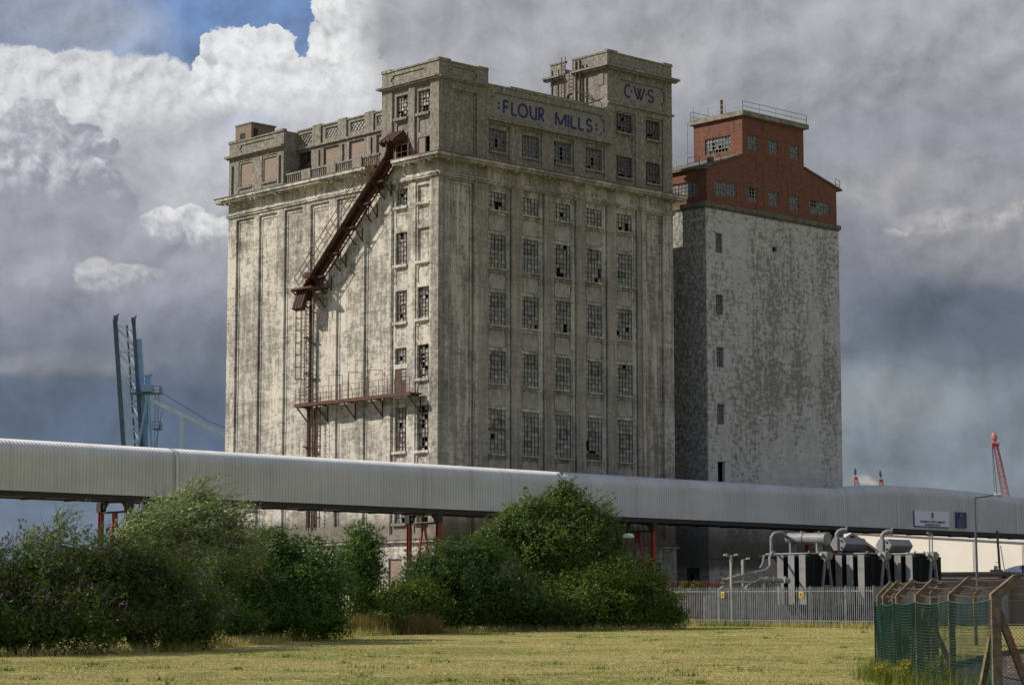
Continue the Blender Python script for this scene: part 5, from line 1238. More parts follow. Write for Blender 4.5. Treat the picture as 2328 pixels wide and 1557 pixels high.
# kerb and worn surfacing inside the fence
KB = [(8.9, 57.5), (10.6, 61.0), (11.9, 63.6), (14.2, 71.0), (16.4, 78.0), (19.6, 86.0), (26, 99)]
def kx(y):
    for (xa, ya), (xb, yb) in zip(KB, KB[1:]):
        if ya <= y <= yb: return xa + (xb - xa) * (y - ya) / (yb - ya)
    return 9.0
sheet('path', [(9.0, 14.0, 30.0), (9.05, 14.0, 40.0), (9.05, 13.2, 48.0), (8.9, 13.2, 54.0), (9.0, 13.3, 57.6), (10.7, 14.5, 61.0), (12.0, 15.2, 63.6), (14.3, 18.5, 71), (16.5, 21.0, 78)], M['tarmac'], .02)
sheet('pavement', [(13.2, 40, 30.0), (13.2, 40, 48.0), (12.1, 40, 54.0), (12.3, 40, 57.6), (13.0, 40, 61.0), (14.0, 40, 66), (15.2, 40, 71), (17, 40, 78), (20, 40, 86)], M['red_tarmac'], .045)
a = MB()
for (p, q) in zip(KB, KB[1:]):
    L_ = math.dist(p, q); n = max(1, int(L_ / 1.0))
    for i in range(n):
        c0_ = Vector((p[0] + (q[0] - p[0]) * i / n, p[1] + (q[1] - p[1]) * i / n, 0)); c1_ = Vector((p[0] + (q[0] - p[0]) * (i + .98) / n, p[1] + (q[1] - p[1]) * (i + .98) / n, 0)); z = gh(c0_.x, c0_.y); c0_.z = c1_.z = z + .05 + random.uniform(-.008, .008)
        a.bar(c0_, c1_, .16, .24)
tag(build('kerb', a, M['kerb']), None, None, kind='structure')

# ---------------------------------------------------------------- things behind on the right
wh = thing('warehouse', 'long low cream clad warehouse behind the transformers and street lamp', 'warehouse', (48, 247, 1.0))
wl, wr_ = Vector((37.6, 260, 0)), Vector((60.5, 231.2, 0)); wd = (wr_ - wl).normalized(); wn = Vector((wd.y, -wd.x, 0)); wn = wn if wn.y < 0 else -wn; bk_ = -wn * 30
def wp(f, z, o=0.0): c = wl.lerp(wr_, f) + wn * o; return (c.x, c.y, z)
a = MB(); pts = [wp(0, 1), wp(1, 1), wp(1, 8.55), wp(0, 11.15)]
a.add(pts + [tuple(Vector(p) + bk_) for p in pts], [(0, 1, 2, 3), (1, 5, 6, 2), (4, 0, 3, 7), (5, 4, 7, 6)]); build('wall', a, M['white_wall'], wh)
a = MB(); a.prism([wp(-.01, 11.18, .3), wp(1.01, 8.53, .3), wp(1.01, 8.75, .3), wp(-.01, 11.40, .3)], bk_ * 1.02); build('roof', a, M['white_roof'], wh)
for f in (.52, .70):
    a = MB(); p = wp(f, 1, .1); q = wp(f, 10.9 - 2.6 * f, .1); a.bar(p, q, .07); build('downpipe', a, M['white_roof'], wh)
sh = thing('gabled_shed', 'small brick shed with a white sheet roof seen between the transformer tanks', 'shed', (33, 215, 1.0))
a = MB(); a.add([(29.2, 215, 1), (34.8, 215, 1), (34.8, 215, 7.3), (32.0, 215, 9.2), (29.2, 215, 7.3), (29.2, 235, 1), (34.8, 235, 1), (34.8, 235, 7.3), (32.0, 235, 9.2), (29.2, 235, 7.3)], [(0, 1, 2, 3, 4), (1, 6, 7, 2), (0, 4, 9, 5), (5, 9, 8, 7, 6)]); build('wall', a, M['brick'], sh)
a = MB()
a.prism([(32.0, 214.6, 9.22), (35.1, 214.6, 7.12), (35.1, 214.6, 7.36), (32.0, 214.6, 9.46)], (0, 21, 0)); a.prism([(32.0, 214.6, 9.22), (28.9, 214.6, 7.12), (28.9, 214.6, 7.36), (32.0, 214.6, 9.46)], (0, 21, 0)); build('roof', a, M['white_roof'], sh)
lb_ = thing('brick_outbuilding', 'low flat roofed buff brick building behind the mesh fence', 'building', (34, 172, 1.0), Matrix.Translation((32.8, 173, 0)) @ Matrix.Rotation(R(-24), 4, 'Z') @ Matrix.Translation((-32.8, -173, 0)))
a = MB(); a.box(28.0, 37.75, 172, 180, 1.0, 4.72); a.box(37.75, 46, 172.6, 179, 1.0, 4.65); build('wall', a, M['yellow_brick'], lb_)
a = MB(); a.box(27.8, 37.9, 171.8, 180.2, 4.72, 4.90); a.box(37.9, 46.2, 172.4, 179.2, 4.65, 4.8); build('flat_roof', a, M['slab'], lb_)
a = MB(); a.tube([(28.2, 171.8, 4.45), (37.0, 171.8, 4.42)], .05, 6); build('cable_pipe', a, M['lamp_white'], lb_)
a = MB(); a.box(37.3, 37.6, 171.9, 171.99, 4.35, 4.6); build('wall_vent', a, M['black'], lb_)
a = MB(); a.box(35.2, 36.1, 171.9, 171.97, 2.4, 4.0); build('door', a, M['slab'], lb_)
a = MB(); a.box(35.95, 36.75, 174, 174.8, 4.85, 5.1); st_ = build('chimney_stack', a, M['terracotta'], lb_)
a = MB(); a.tube([(36.3, 174.4, 5.1), (36.3, 174.4, 5.4)], [.16, .12], 10); build('chimney_pot', a, M['tank_pale'], st_)
ar = thing('arched_sign', 'pale arched entrance sign with a dark arrow behind the brick outbuilding', 'sign', (42, 186, 1.0))
a = MB(); a.prism([(39.7, 186, 4.6)] + [(42.4 + 2.75 * math.cos(R(q)), 186, 4.85 + .95 * math.sin(R(q))) for q in range(180, -1, -12)] + [(45.1, 186, 4.6)], (0, .15, 0)); build('board', a, M['sign_white'], ar)
a = MB(); a.box(40.0, 40.2, 186.02, 186.14, 1.0, 4.7).box(44.6, 44.8, 186.02, 186.14, 1.0, 4.7); build('post', a, M['lamp_pole'], ar)
a = MB(); a.prism([(41.3, 185.97, 5.45), (41.55, 185.97, 5.75), (41.8, 185.97, 5.45), (41.62, 185.97, 5.48), (41.62, 185.97, 5.1), (41.48, 185.97, 5.1), (41.48, 185.97, 5.48)], (0, .02, 0)); build('emblem_arrow', a, M['sign_text'], ar)
lp = thing('street_lamp', 'tall blue grey street lamp with its arm over the conveyor gallery', 'lamp', (33.52, 158.5, 1.0))
s_ = 158.5 / 165.0
def L3(x, z): return (x * s_, 158.5, 1.55 + (z - 1.55) * s_)
a = MB(); a.tube([(33.55 * s_, 158.5, 1.0), L3(33.53, 6), L3(33.5, 10.1)], [.10, .085, .06], 8); build('pole', a, M['lamp_pole'], lp)
a = MB(); a.tube([L3(33.5, 10.0), L3(33.55, 10.12), L3(34.3, 10.2), L3(35.0, 10.33)], .05, 7); build('arm', a, M['lamp_pole'], lp)
a = MB(); c = Vector(L3(35.25, 10.31)); a.tube([c + Vector((-.35, 0, .0)), c + Vector((-.2, 0, .0)), c + Vector((.1, 0, -.02)), c + Vector((.38, 0, -.04))], [.06, .13, .14, .05], 10); a.tube([c + Vector((-.25, 0, .1)), c + Vector((-.25, 0, .24))], .06, 6); build('lamp_head', a, M['lamp_head'], lp)
up = thing('utility_pole', 'grey timber pole with a side ladder in front of the warehouse', 'pole', (39.6, 188, 1.0))
a = MB(); a.tube([(40.3, 188, 1.0), (39.95, 188, 8.6)], [.13, .09], 8); a.tube([(41.1, 188, 1.0), (40.2, 188, 7.4)], .035, 6); build('pole', a, M['timber'], up)
a = MB()
for k in range(12): a.bar((40.3 - .05 * k, 187.95, 1.6 + .4 * k), (40.85 - .07 * k, 187.95, 1.6 + .4 * k), .05)
build('rung', a, M['timber'], up)
lh = thing('street_lamp', 'white lamp head poking out beside the big tree, its post hidden', 'lamp', (5.2, 130.6, .9))
a = MB(); a.tube([(5.2, 130.6, .7), (5.2, 130.6, 5.8), (5.5, 130.5, 6.04), (6.35, 130.2, 6.1)], .045, 7); build('pole', a, M['lamp_pole'], lh)
a = MB(); c = Vector((6.62, 130.1, 6.12)); a.tube([c + Vector((-.33, 0, -.05)), c + Vector((-.22, 0, 0)), c + Vector((0, 0, .03)), c + Vector((.22, 0, .0)), c + Vector((.33, 0, -.05))], [.05, .12, .14, .12, .04], 10); build('lamp_head', a, M['lamp_white'], lh)
for (x0, x1, z0, z1, mt, lab) in ((42.8, 43.9, 10.2, 11.5, 'tank_pale', 'pale green drum behind the warehouse roof, left of the blue one'), (44.05, 44.75, 10.1, 11.6, 'tank_blue', 'bright blue drum behind the warehouse roof'), (44.9, 47.4, 10.1, 11.7, 'tank_dark', 'wide dark blue tank behind the warehouse roof, right of the bright drum')):
    yb = 288; k_ = yb / 250; xm, rr_ = (x0 + x1) / 2 * k_, (x1 - x0) / 2 * k_; zt = 1.55 + (z1 - 1.55) * k_
    t_ = thing('storage_tank', lab, 'tank', (xm, yb + rr_, 1.0))
    a = MB(); a.tube([(xm, yb + rr_, 1.0), (xm, yb + rr_, zt)], rr_, 20); build('shell', a, M[mt], t_)
    a = MB(); a.tube([(xm, yb + rr_, zt), (xm, yb + rr_, zt + .15)], rr_ * 1.03, 20); build('rim', a, M['tank_dark'], t_)

# ---------------------------------------------------------------- cranes
def lattice(mb, p, q, w0, w1, n, r, dirs=((1, 0, 0), (0, 1, 0))):
    p, q = Vector(p), Vector(q); u, v = Vector(dirs[0]), Vector(dirs[1]); cs = []
    for i in range(n + 1):
        f = i / n; c = p.lerp(q, f); w_ = w0 + (w1 - w0) * f; cs.append([c + u * w_ / 2 * a_ + v * w_ / 2 * b_ for a_, b_ in ((-1, -1), (1, -1), (1, 1), (-1, 1))])
    for i in range(n):
        for k in range(4):
            mb.bar(cs[i][k], cs[i + 1][k], r * 1.6); mb.bar(cs[i][k], cs[i + 1][(k + 1) % 4], r); mb.bar(cs[i + 1][k], cs[i + 1][(k + 1) % 4], r)
def red_crane(base, tip, w_, label, cables=True, head=1.0):
    t_ = thing('dock_crane', label, 'crane', (base[0], base[1], 1.0), None, 'red dock cranes beyond the conveyor')
    a = MB(); lattice(a, base, tip, w_ * 1.5, w_ * .55, 16, w_ * .055); build('boom', a, M['crane_red'] if cables else M['crane_pink'], t_)
    a = MB(); x, y, z = tip; a.box(x - .9 * head, x + .9 * head, y - .6, y + .6, z - .5, z + .3 * head); h_ = build('head', a, M['crane_red'], t_)
    a = MB(); a.tube([(x, y, z + .5), (x - .1, y, z + 1.4), (x - .2, y, z + 2.0), (x - .2, y, z + 2.6)], [.35 * head, .75 * head, .7 * head, .25 * head], 10); build('sheave', a, M['crane_pink'] if cables else M['crane_dark'], h_)
    if cables:
        a = MB(); a.tube([(x - .7, y, z), (base[0] - 3.4, y, base[2] - 8)], .07, 5); a.tube([(x - .6, y, z), (base[0] - 2.2, y, base[2] - 8)], .07, 5); a.tube([(x + .6, y, z), (base[0] + 2.6, y, base[2] - 8)], .07, 5); build('cable', a, M['crane_dark'], t_)
    a = MB(); lattice(a, (base[0] + 1.5, base[1], 1.0), (base[0] + 1.0, base[1], base[2] - 2), w_ * 2.2, w_ * 1.8, 6, w_ * .12); build('tower', a, M['crane_red'], t_)
red_crane((109.8, 500, 20.0), (106.3, 500, 39.2), 1.25, 'tall red lattice crane jib at the far right beyond the gallery', True, .9)
red_crane((92.4, 600, 26.0), (90.6, 600, 38.0), 1.5, 'small red crane jib tip nearest the grain store', False, .5); red_crane((99.0, 600, 26.0), (97.2, 600, 37.4), 1.5, 'small red crane jib tip between the other two red cranes', False, .5)
fr_ = thing('dock_gantry', 'faded red crane frames seen in the gap under the gallery', 'crane', (96, 605, 1.0))
a = MB()
for x_ in (88.6, 91.5, 94.5, 97, 99.6, 102.0): lattice(a, (x_, 605, 1), (x_ + .3, 605, 25.0), 1.6, 1.3, 7, .18)
for x_ in (94.2, 96.0, 97.5): a.bar((x_, 605, 22), (x_ + 1.4, 605, 26), .35)
build('tower', a, M['crane_pink'], fr_)
bc = thing('dock_crane', 'big pale blue lattice dock crane standing left of the mill', 'crane', (-58, 350, 1.0))
a = MB()
a.bar((-57.5, 350, 1.0), (-61.55, 350, 47.3), .62); a.bar((-54.6, 352, 1.0), (-58.4, 352, 44.4), .55); build('chord', a, M['crane_dark'], bc)
a = MB(); a.bar((-55.0, 351, 1.0), (-58.85, 351.2, 47.0), .5); a.bar((-56.2, 353, 1.0), (-60.2, 353, 46.8), .25); build('chord', a, M['crane_dark'], bc)
a = MB(); n = 13
for i in range(n):
    a.bar((-61.4 + 4.05 * i / 13, 350.1, 46.5 - i * 3.95), (-58.5 + 3.8 * i / 13, 352.6, 45.5 - i * 3.95), .14); a.bar((-60.1 + 4.0 * i / 13, 353, 46.3 - i * 3.95), (-58.2 + 3.8 * i / 13, 351.8, 43.2 - i * 3.95), .14); a.bar((-61.3 + 4.05 * i / 13, 350.2, 45.0 - i * 3.95), (-60.0 + 4.0 * i / 13, 353, 42.0 - i * 3.95), .12)
    z0 = 46.0 - i * 3.95; f0 = (47.3 - z0) / 46.3; xl = -61.55 + 4.05 * f0 + .2; z1 = z0 - 3.1; f1 = (44.4 - z1) / 43.4; xr = -58.4 + 3.8 * f1 - .1
    a.bar((xl, 350.2, z0), (xr, 351.8, z1), .30); a.bar((xr, 351.8, z1 + .05), (xl + .2, 350.2, z0 - 3.95), .30)
build('lacing', a, M['crane_pale_sunlit'], bc)
a = MB(); a.bar((-56.0, 351.5, 20), (-58.0, 351.5, 44.4), .75); build('chord', a, M['crane_blue'], bc)
a = MB(); a.bar((-58.2, 350, 24), (-56.1, 350, 36.4), .34); a.bar((-54.9, 350, 20), (-56.2, 350, 36.2), .36); a.bar((-56.6, 351, 20), (-56.3, 351, 36.2), .3); a.box(-57.1, -55.6, 349, 352, 36.0, 37.2); a.tube([(-56.4, 350.5, 37.2), (-56.4, 350.5, 38.6)], .5, 10); a.bar((-57.6, 350, 38.3), (-55.6, 350, 38.7), .3); build('mast', a, M['crane_blue'], bc)
a = MB()
for (x0, x1, z_) in ((-58.9, -54.3, 35.7), (-55.3, -54.2, 30.2), (-57.3, -54.1, 24.2)):
    a.box(x0, x1, 349.3, 351.5, z_, z_ + .15); rail_run(a, [(x0, 349.3, z_), (x1, 349.3, z_), (x1, 351.5, z_)], 1.15, .9, (.5, 1.0), .08)
for z_ in np.arange(24.5, 35.5, .5): a.bar((-55.1, 350, z_), (-54.6, 350, z_), .05)
for s in (-55.1, -54.6): a.bar((s, 350, 24.2), (s, 350, 35.7), .07)
build('platform', a, M['crane_dark'], bc)
a = MB(); a.bar((-55.4, 350, 34.6), (-38.5, 350, 26.8), .55); a.bar((-50.95, 350, 32.4), (-50.9, 350, 1.0), .5); build('stay', a, M['crane_pale_sunlit'], bc)
a = MB(); a.tube([(-54.3, 350, 36.0), (-47, 350, 31.6), (-39.5, 350, 28.6)], .05, 5); a.tube([(-54.0, 350, 33.0), (-55.2, 350, 26)], .05, 5); build('cable', a, M['crane_dark'], bc)
a = MB()
for x_, z_ in ((-61.5, 47.4), (-58.75, 47.1)): a.box(x_ - .25, x_ + .35, 349.7, 350.5, z_ - .3, z_ + .5); a.bar((x_, 350, z_), (x_ + .5, 350, z_ + .8), .2)
build('sheave', a, M['crane_dark'], bc)

# ---------------------------------------------------------------- vegetation
def leaf_mesh(name, C, Dr, Nn, Ln, Wd, mat, parent, extra=None):
    """many small pointed leaves: centres C, long axes Dr, normals Nn"""
    n = len(C); S = np.cross(Dr, Nn); S /= np.linalg.norm(S, axis=1, keepdims=True) + 1e-9
    Ln = Ln[:, None]; Wd = Wd[:, None]
    base = np.array(LOC[parent.name]) if parent is not None else np.zeros(3)
    P0 = C - Dr * Ln / 2 - base; P1 = C + S * Wd / 2 - Nn * Wd * .12 - base; P2 = C + Dr * Ln / 2 - base; P3 = C - S * Wd / 2 - Nn * Wd * .12 - base
    V = np.stack([P0, P1, P2, P3], 1).reshape(-1, 3)
    me = bpy.data.meshes.new(name); xv = extra.v if extra else []; xf = extra.f if extra else []
    nv, ne = 4 * n, len(xv)
    me.vertices.add(nv + ne); co = np.concatenate([V, (np.array(xv) - base) if ne else np.zeros((0, 3))]).astype(np.float32); me.vertices.foreach_set('co', co.ravel())
    lf = [np.arange(nv)]; tot = [np.full(n, 4)]
    for f in xf: lf.append(np.array(f) + nv); tot.append(np.array([len(f)]))
    lf = np.concatenate(lf); tot = np.concatenate(tot); me.loops.add(len(lf)); me.loops.foreach_set('vertex_index', lf.astype(np.int32))
    me.polygons.add(len(tot)); st = np.concatenate([[0], np.cumsum(tot)[:-1]]); me.polygons.foreach_set('loop_start', st.astype(np.int32)); me.polygons.foreach_set('loop_total', tot.astype(np.int32))
    me.update(calc_edges=True); me.validate()
    o = finish(name, me, mat, parent)
    if parent is None: LOC[o.name] = (0, 0, 0)
    return o
def unit(a): return a / (np.linalg.norm(a, axis=1, keepdims=True) + 1e-9)
def crown_pts(lobes, dens, rng, wob=.28, freq=1.6, cut=.0, inner=.62):
    C = []; Nn = []
    for li, (x, y, z, rx, rz) in enumerate(lobes):
        ry = min(rx, rz) * 1.15; area = 4 * math.pi * ((rx * ry) ** 1.6 / 3 + (rx * rz) ** 1.6 / 3 + (ry * rz) ** 1.6 / 3) ** (1 / 1.6); n = int(area * dens)
        d = unit(rng.normal(size=(n, 3))); pos = d * np.array([rx, ry, rz])
        nz = np.array([mnoise.noise(Vector((x + p[0]) * 0 + Vector(((x + p[0]) * freq, (y + p[1]) * freq, (z + p[2]) * freq))) if 0 else Vector(((x + p[0]) * freq, (y + p[1]) * freq, (z + p[2]) * freq))) for p in pos])
        nz2 = np.array([mnoise.noise(Vector(((x + p[0]) * freq * 3.1 + 7, (y + p[1]) * freq * 3.1, (z + p[2]) * freq * 3.1))) for p in pos])
        rad = (inner + (1 - inner) * rng.random(n) ** .6) * (1 + wob * nz * 1.3 + wob * .75 * nz2)
        keep = (nz2 > -.42 + cut) | (rng.random(n) < .35)
        keep &= (z + (pos * rad[:, None])[:, 2] > gz(y) + .02)
        C.append((np.array([x, y, z]) + pos * rad[:, None])[keep]); Nn.append(unit(d / np.array([rx, ry, rz]))[keep])
    C = np.concatenate(C); Nn = np.concatenate(Nn)
    # leaves buried deep in a neighbouring lobe are never seen
    deep = np.zeros(len(C), bool)
    for (x, y, z, rx, rz) in lobes:
        ry = min(rx, rz) * 1.15; deep |= (((C - np.array([x, y, z])) / np.array([rx, ry, rz]) / .45) ** 2).sum(1) < 1
    return C[~deep], Nn[~deep]
def sprays(lobes, count, rng, length, up=.6, wind=.0, per=14, spread=.16):
    """leafy shoots standing out of the crown outline"""
    C = []; Dr = []; tw = MB(); tot = sum(l[3] * l[4] for l in lobes)
    for (x, y, z, rx, rz) in lobes:
        for _ in range(max(1, int(count * rx * rz / tot))):
            d = rng.normal(size=3); d[2] = abs(d[2]) * .9 + .15 if rng.random() < .75 else d[2]; d /= np.linalg.norm(d)
            p = np.array([x, y, z]) + d * np.array([rx, min(rx, rz) * 1.15, rz]) * .93
            if p[2] < gz(y) + .2: continue
            dr = d * .7 + np.array([wind, 0, up]) + rng.normal(size=3) * .25; dr /= np.linalg.norm(dr); L_ = length * rng.uniform(.5, 1.25)
            bend = np.array([wind * .6, 0, -.15]); pts = [p + dr * L_ * t + bend * L_ * t * t for t in np.linspace(0, 1, 5)]
            tw.tube([Vector(q) for q in pts], [.012, .01, .008, .006, .004], 4, False)
            t = rng.random(per) ** .8; base = p + np.outer(t, dr) * L_ + np.outer(t * t, bend) * L_
            C.append(base + rng.normal(size=(per, 3)) * spread * L_ * .6); Dr.append(unit(np.tile(dr, (per, 1)) + rng.normal(size=(per, 3)) * .6))
    return np.concatenate(C), np.concatenate(Dr), tw
def core(lobes, k=.5):
    """dark twiggy heart of a bush, so nothing shows through"""
    mb = MB()
    for (x, y, z, rx, rz) in lobes:
        ry = min(rx, rz) * 1.15; nu, nv = 10, 7; v = []; f = []
        for j in range(nv + 1):
            for i in range(nu):
                th, ph = 2 * math.pi * i / nu, math.pi * j / nv; d = Vector((math.sin(ph) * math.cos(th), math.sin(ph) * math.sin(th), math.cos(ph)))
                s = k * (1 + .35 * mnoise.noise(Vector((x, y, z)) + d * 2.3)); v.append((x + d.x * rx * s, y + d.y * ry * s, max(gz(y) + .01, z + d.z * rz * s)))
        for j in range(nv):
            for i in range(nu): f.append((j * nu + i, j * nu + (i + 1) % nu, (j + 1) * nu + (i + 1) % nu, (j + 1) * nu + i))
        mb.add(v, f)
    return mb
def plant(name, label, cat, lobes, mat, dens, leaf, asp=.5, seed=0, wind=0.0, droop=0.0, spray=60, spray_len=.8, group=None, trunk=True, up=.6, wob=.40, cut=0.0, per=14, gnarl=1.0, corek=.50, freq=1.6):
    dens *= 1.35; rng = np.random.default_rng(seed); x0 = sum(l[0] * l[3] for l in lobes) / sum(l[3] for l in lobes); y0 = sum(l[1] for l in lobes) / len(lobes); zb = gz(y0)
    t_ = thing(name, label, cat, (x0, y0, zb), None, group)
    C, Nn = crown_pts(lobes, dens, rng, wob, freq, cut); Ci, Ni = crown_pts([(a_, b_, c_, d_ * .70, e_ * .70) for a_, b_, c_, d_, e_ in lobes], dens * .45, rng, wob * .6, freq, -1.0); n_in = len(Ci); C = np.concatenate([C, Ci]); Nn = np.concatenate([Nn, Ni]); n = len(C)
    Nf = unit(Nn * .9 + np.array([0, 0, .35]) + rng.normal(size=(n, 3)) * .55)
    Dr = rng.normal(size=(n, 3)) + np.array([wind * 2.2, 0, -droop]); Dr = unit(Dr - Nf * (Dr * Nf).sum(1, keepdims=True))
    ex = core(lobes, corek)
    sc, sdv_, tw = sprays(lobes, spray, rng, spray_len, up, wind, per)
    C = np.concatenate([C, sc]); Dr = np.concatenate([Dr, sdv_]); ns = unit(rng.normal(size=(len(sc), 3)) + np.array([-.3, -.4, .5])); ns = unit(ns - sdv_ * (ns * sdv_).sum(1, keepdims=True)); Nf = np.concatenate([Nf, ns])
    m = len(C); Ln = leaf * .82 * rng.uniform(.5, 1.4, m); Ln *= np.array([.8 + .45 * (mnoise.noise(Vector(c) * .9) + .5) for c in C]); Ln[n - n_in:n] *= 1.5; Wd = Ln * asp * rng.uniform(.8, 1.2, m)
    leaf_mesh('crown', C, Dr, Nf, Ln, Wd, mat, t_, ex)
    tk = MB(); tk.v, tk.f, tk.n = list(tw.v), list(tw.f), tw.n
    if trunk:
        for (x, y, z, rx, rz) in lobes:
            s = Vector((x0 + (x - x0) * .35, y0 + (y - y0) * .3, zb)); e = Vector((x, y, z + rz * .3)); mid = s.lerp(e, .5) + Vector((random.uniform(-.2, .2), random.uniform(-.2, .2), .15)); r_ = .05 + .03 * rx
            tk.tube([s, s.lerp(mid, .5), mid, mid.lerp(e, .6), e], [r_ * 1.2, r_, r_ * .75, r_ * .5, r_ * .2], 6)
    for (x, y, z, rx, rz) in lobes:
        for _ in range(int(3 + 2 * rx)):
            d = rng.normal(size=3); d[2] = abs(d[2]) * .8 + .2; d /= np.linalg.norm(d); b_ = Vector((x, y, z)) + Vector((d[0] * rx, d[1] * min(rx, rz) * 1.1, d[2] * rz)) * .6; L_ = rng.uniform(.5, 1.1) * spray_len + .35 * rz
            dd = Vector((d[0] + wind * .8, d[1], d[2] + .5)).normalized(); e_ = b_ + dd * L_; tk.tube([b_, b_.lerp(e_, .5) + Vector(rng.normal(size=3) * .06), e_], [.022, .014, .004], 4, False)
    build('trunk', tk, M['bark'], t_)
    return t_, rng
LB = {
'bud1': [(-17.71, 82, 2.68, 2.38, 1.66), (-16.38, 84, 3.35, 1.79, 1.38), (-17.55, 80, 1.28, 2.16, 1.39), (-15.75, 81, 1.43, 2.19, 1.25), (-19.0, 80, 2.19, 1.55, 1.86), (-20.5, 80, 2.0, 1.6, 1.8)],
'bud2': [(-15.12, 86, 3.39, 1.83, 1.41), (-13.95, 87, 2.91, 2.02, 1.6), (-12.91, 88, 2.09, 1.87, 1.53), (-14.09, 85, 1.42, 2.46, 1.23), (-15.25, 85, 2.23, 1.81, 1.48), (-12.38, 88, 1.08, 1.36, 0.94), (-12.2, 91, 1.9, 1.0, 1.3), (-11.9, 93, 3.1, 1.1, 1.2)],
'sap': [(-17.4, 88, 4.95, 0.33, 0.55), (-17.7, 88, 4.45, 0.35, 0.37), (-18.3, 87, 4.35, 0.42, 0.34)],
'willow': [(-13.6, 98, 6.38, 0.95, 0.95), (-14.38, 97, 5.67, 1.41, 1.03), (-13.2, 98, 5.34, 1.61, 1.33), (-15.24, 96, 4.98, 1.3, 1.11), (-13.89, 97, 4.09, 2.62, 1.41), (-12.19, 99, 5.0, 1.05, 1.15), (-15.98, 96, 4.8, 1.02, 0.74), (-11.79, 99, 4.14, 1.15, 1.15)],
'elder': [(-10.48, 104, 3.87, 2.21, 1.57), (-11.72, 101, 2.94, 1.66, 1.85), (-8.97, 104, 2.98, 2.01, 2.01), (-10.45, 102, 1.98, 2.56, 1.68), (-11.85, 99, 1.21, 1.34, 0.96), (-8.74, 105, 1.39, 1.52, 1.01), (-10.99, 103, 4.84, 1.0, 0.8)],
'small': [(-7.64, 116, 5.32, 1.01, 1.03), (-8.05, 115, 4.23, 1.22, 1.11), (-7.12, 116, 4.03, 0.85, 1.01), (-7.71, 115, 3.35, 1.22, 0.89)],
'bramble': [(-7.44, 116, 1.93, 1.34, 1.08), (-5.98, 118, 2.38, 1.71, 0.87), (-4.62, 118, 2.49, 1.37, 1.03), (-6.27, 115, 1.59, 1.33, 0.78)],
'big': [(3.15, 130, 8.45, .72, .85), (2.6, 130, 7.9, 1.2, 1.0), (1.0, 129, 7.2, 1.5, 1.15), (3.94, 131, 6.74, 2.03, 1.9), (2.01, 129, 5.67, 2.99, 2.24), (5.25, 131, 6.24, 1.32, 1.32), (-0.1, 128, 6.45, 1.2, .9), (3.9, 130, 4.33, 3.01, 2.26), (5.85, 131, 5.1, 0.75, 1.1), (-1.08, 128, 5.88, 1.24, 0.99)],
'haw': [(-1.99, 123, 4.77, 2.02, 1.31), (-3.85, 122, 4.16, 2.0, 1.53), (-4.74, 121, 3.21, 1.64, 1.4), (-2.2, 122, 3.11, 2.83, 2.0), (-0.09, 123, 2.3, 2.61, 1.78), (-3.34, 121, 1.71, 2.57, 1.17), (1.57, 124, 1.6, 2.4, 1.2)],
'gold': [(5.52, 127, 3.42, 1.84, 1.35), (4.26, 126, 2.44, 2.68, 1.7), (7.34, 129, 3.45, 1.62, 1.3), (7.52, 128, 2.33, 2.1, 1.48), (5.99, 127, 1.6, 2.94, 0.98), (8.81, 129, 1.6, 1.12, 0.95), (2.8, 126, 1.6, 1.95, 1.1)],
}
def flowers(t_, lobes, n, rng, size=.16):
    C, Nn = crown_pts(lobes, n / 60, rng, .25, 1.6, 0, .97); k = rng.random(len(C)) < .6; C, Nn = C[k & (C[:, 2] > 1.0)], Nn[k & (C[:, 2] > 1.0)]
    # panicles: short bundles of narrow florets
    P = np.repeat(C + Nn * .08, 5, 0); dr = np.repeat(unit(Nn + rng.normal(size=Nn.shape) * .5 + np.array([.3, -.2, .2])), 5, 0); P = P + dr * rng.uniform(-.1, .1, (len(P), 1)); D2 = unit(dr + rng.normal(size=dr.shape) * .35); N2_ = unit(rng.normal(size=dr.shape)); N2_ = unit(N2_ - D2 * (N2_ * D2).sum(1, keepdims=True))
    leaf_mesh('flower_spikes', P, D2, N2_, size * rng.uniform(.6, 1.3, len(P)), size * .4 * rng.uniform(.7, 1.2, len(P)), M['flower'], t_)
b1, g1 = plant('buddleia_bush', 'wide buddleia bush with purple flower spikes at the left edge', 'bush', LB['bud1'], M['leaf_buddleia'], 114, .17, .36, 1, .15, .25, 90, .8, up=.5, corek=.5); flowers(b1, LB['bud1'], 700, g1, .13)
b2, g2 = plant('buddleia_bush', 'buddleia bush with fewer purple flowers, in front of the windblown willow', 'bush', LB['bud2'], M['leaf_buddleia'], 114, .16, .38, 2, .15, .25, 80, .7, up=.5); flowers(b2, LB['bud2'], 330, g2, .13)
plant('willow_sapling', 'thin windblown willow sapling rising against the sky above the buddleia', 'tree', LB['sap'], M['leaf_willow'], 60, .20, .24, 3, .9, .1, 34, .8, up=.9, corek=.15, per=16)
plant('willow_tree', 'pale windblown willow tree overlapping the conveyor at left', 'tree', LB['willow'], M['leaf_willow'], 108, .24, .22, 4, .95, .05, 190, 1.0, up=.55, corek=.45, per=20)
plant('elder_bush', 'dense mid green elder bush right of the willow', 'bush', LB['elder'], M['leaf_elder'], 108, .16, .55, 5, .2, .3, 90, .55, up=.35)
plant('sallow_tree', 'small dark tree standing alone before the pale foot of the mill', 'tree', LB['small'], M['leaf_elder'], 101, .17, .5, 6, .35, .1, 55, .6, up=.6, corek=.5)
plant('bramble_thicket', 'low bright green bramble thicket between the two big bushes', 'bush', LB['bramble'], M['leaf_bramble'], 114, .16, .6, 7, .1, .3, 60, .5, up=.2)
plant('sallow_tree', 'big olive green sallow tree overlapping the middle of the conveyor', 'tree', LB['big'], M['leaf_sallow'], 94, .20, .5, 8, .45, .1, 160, .75, up=.5)
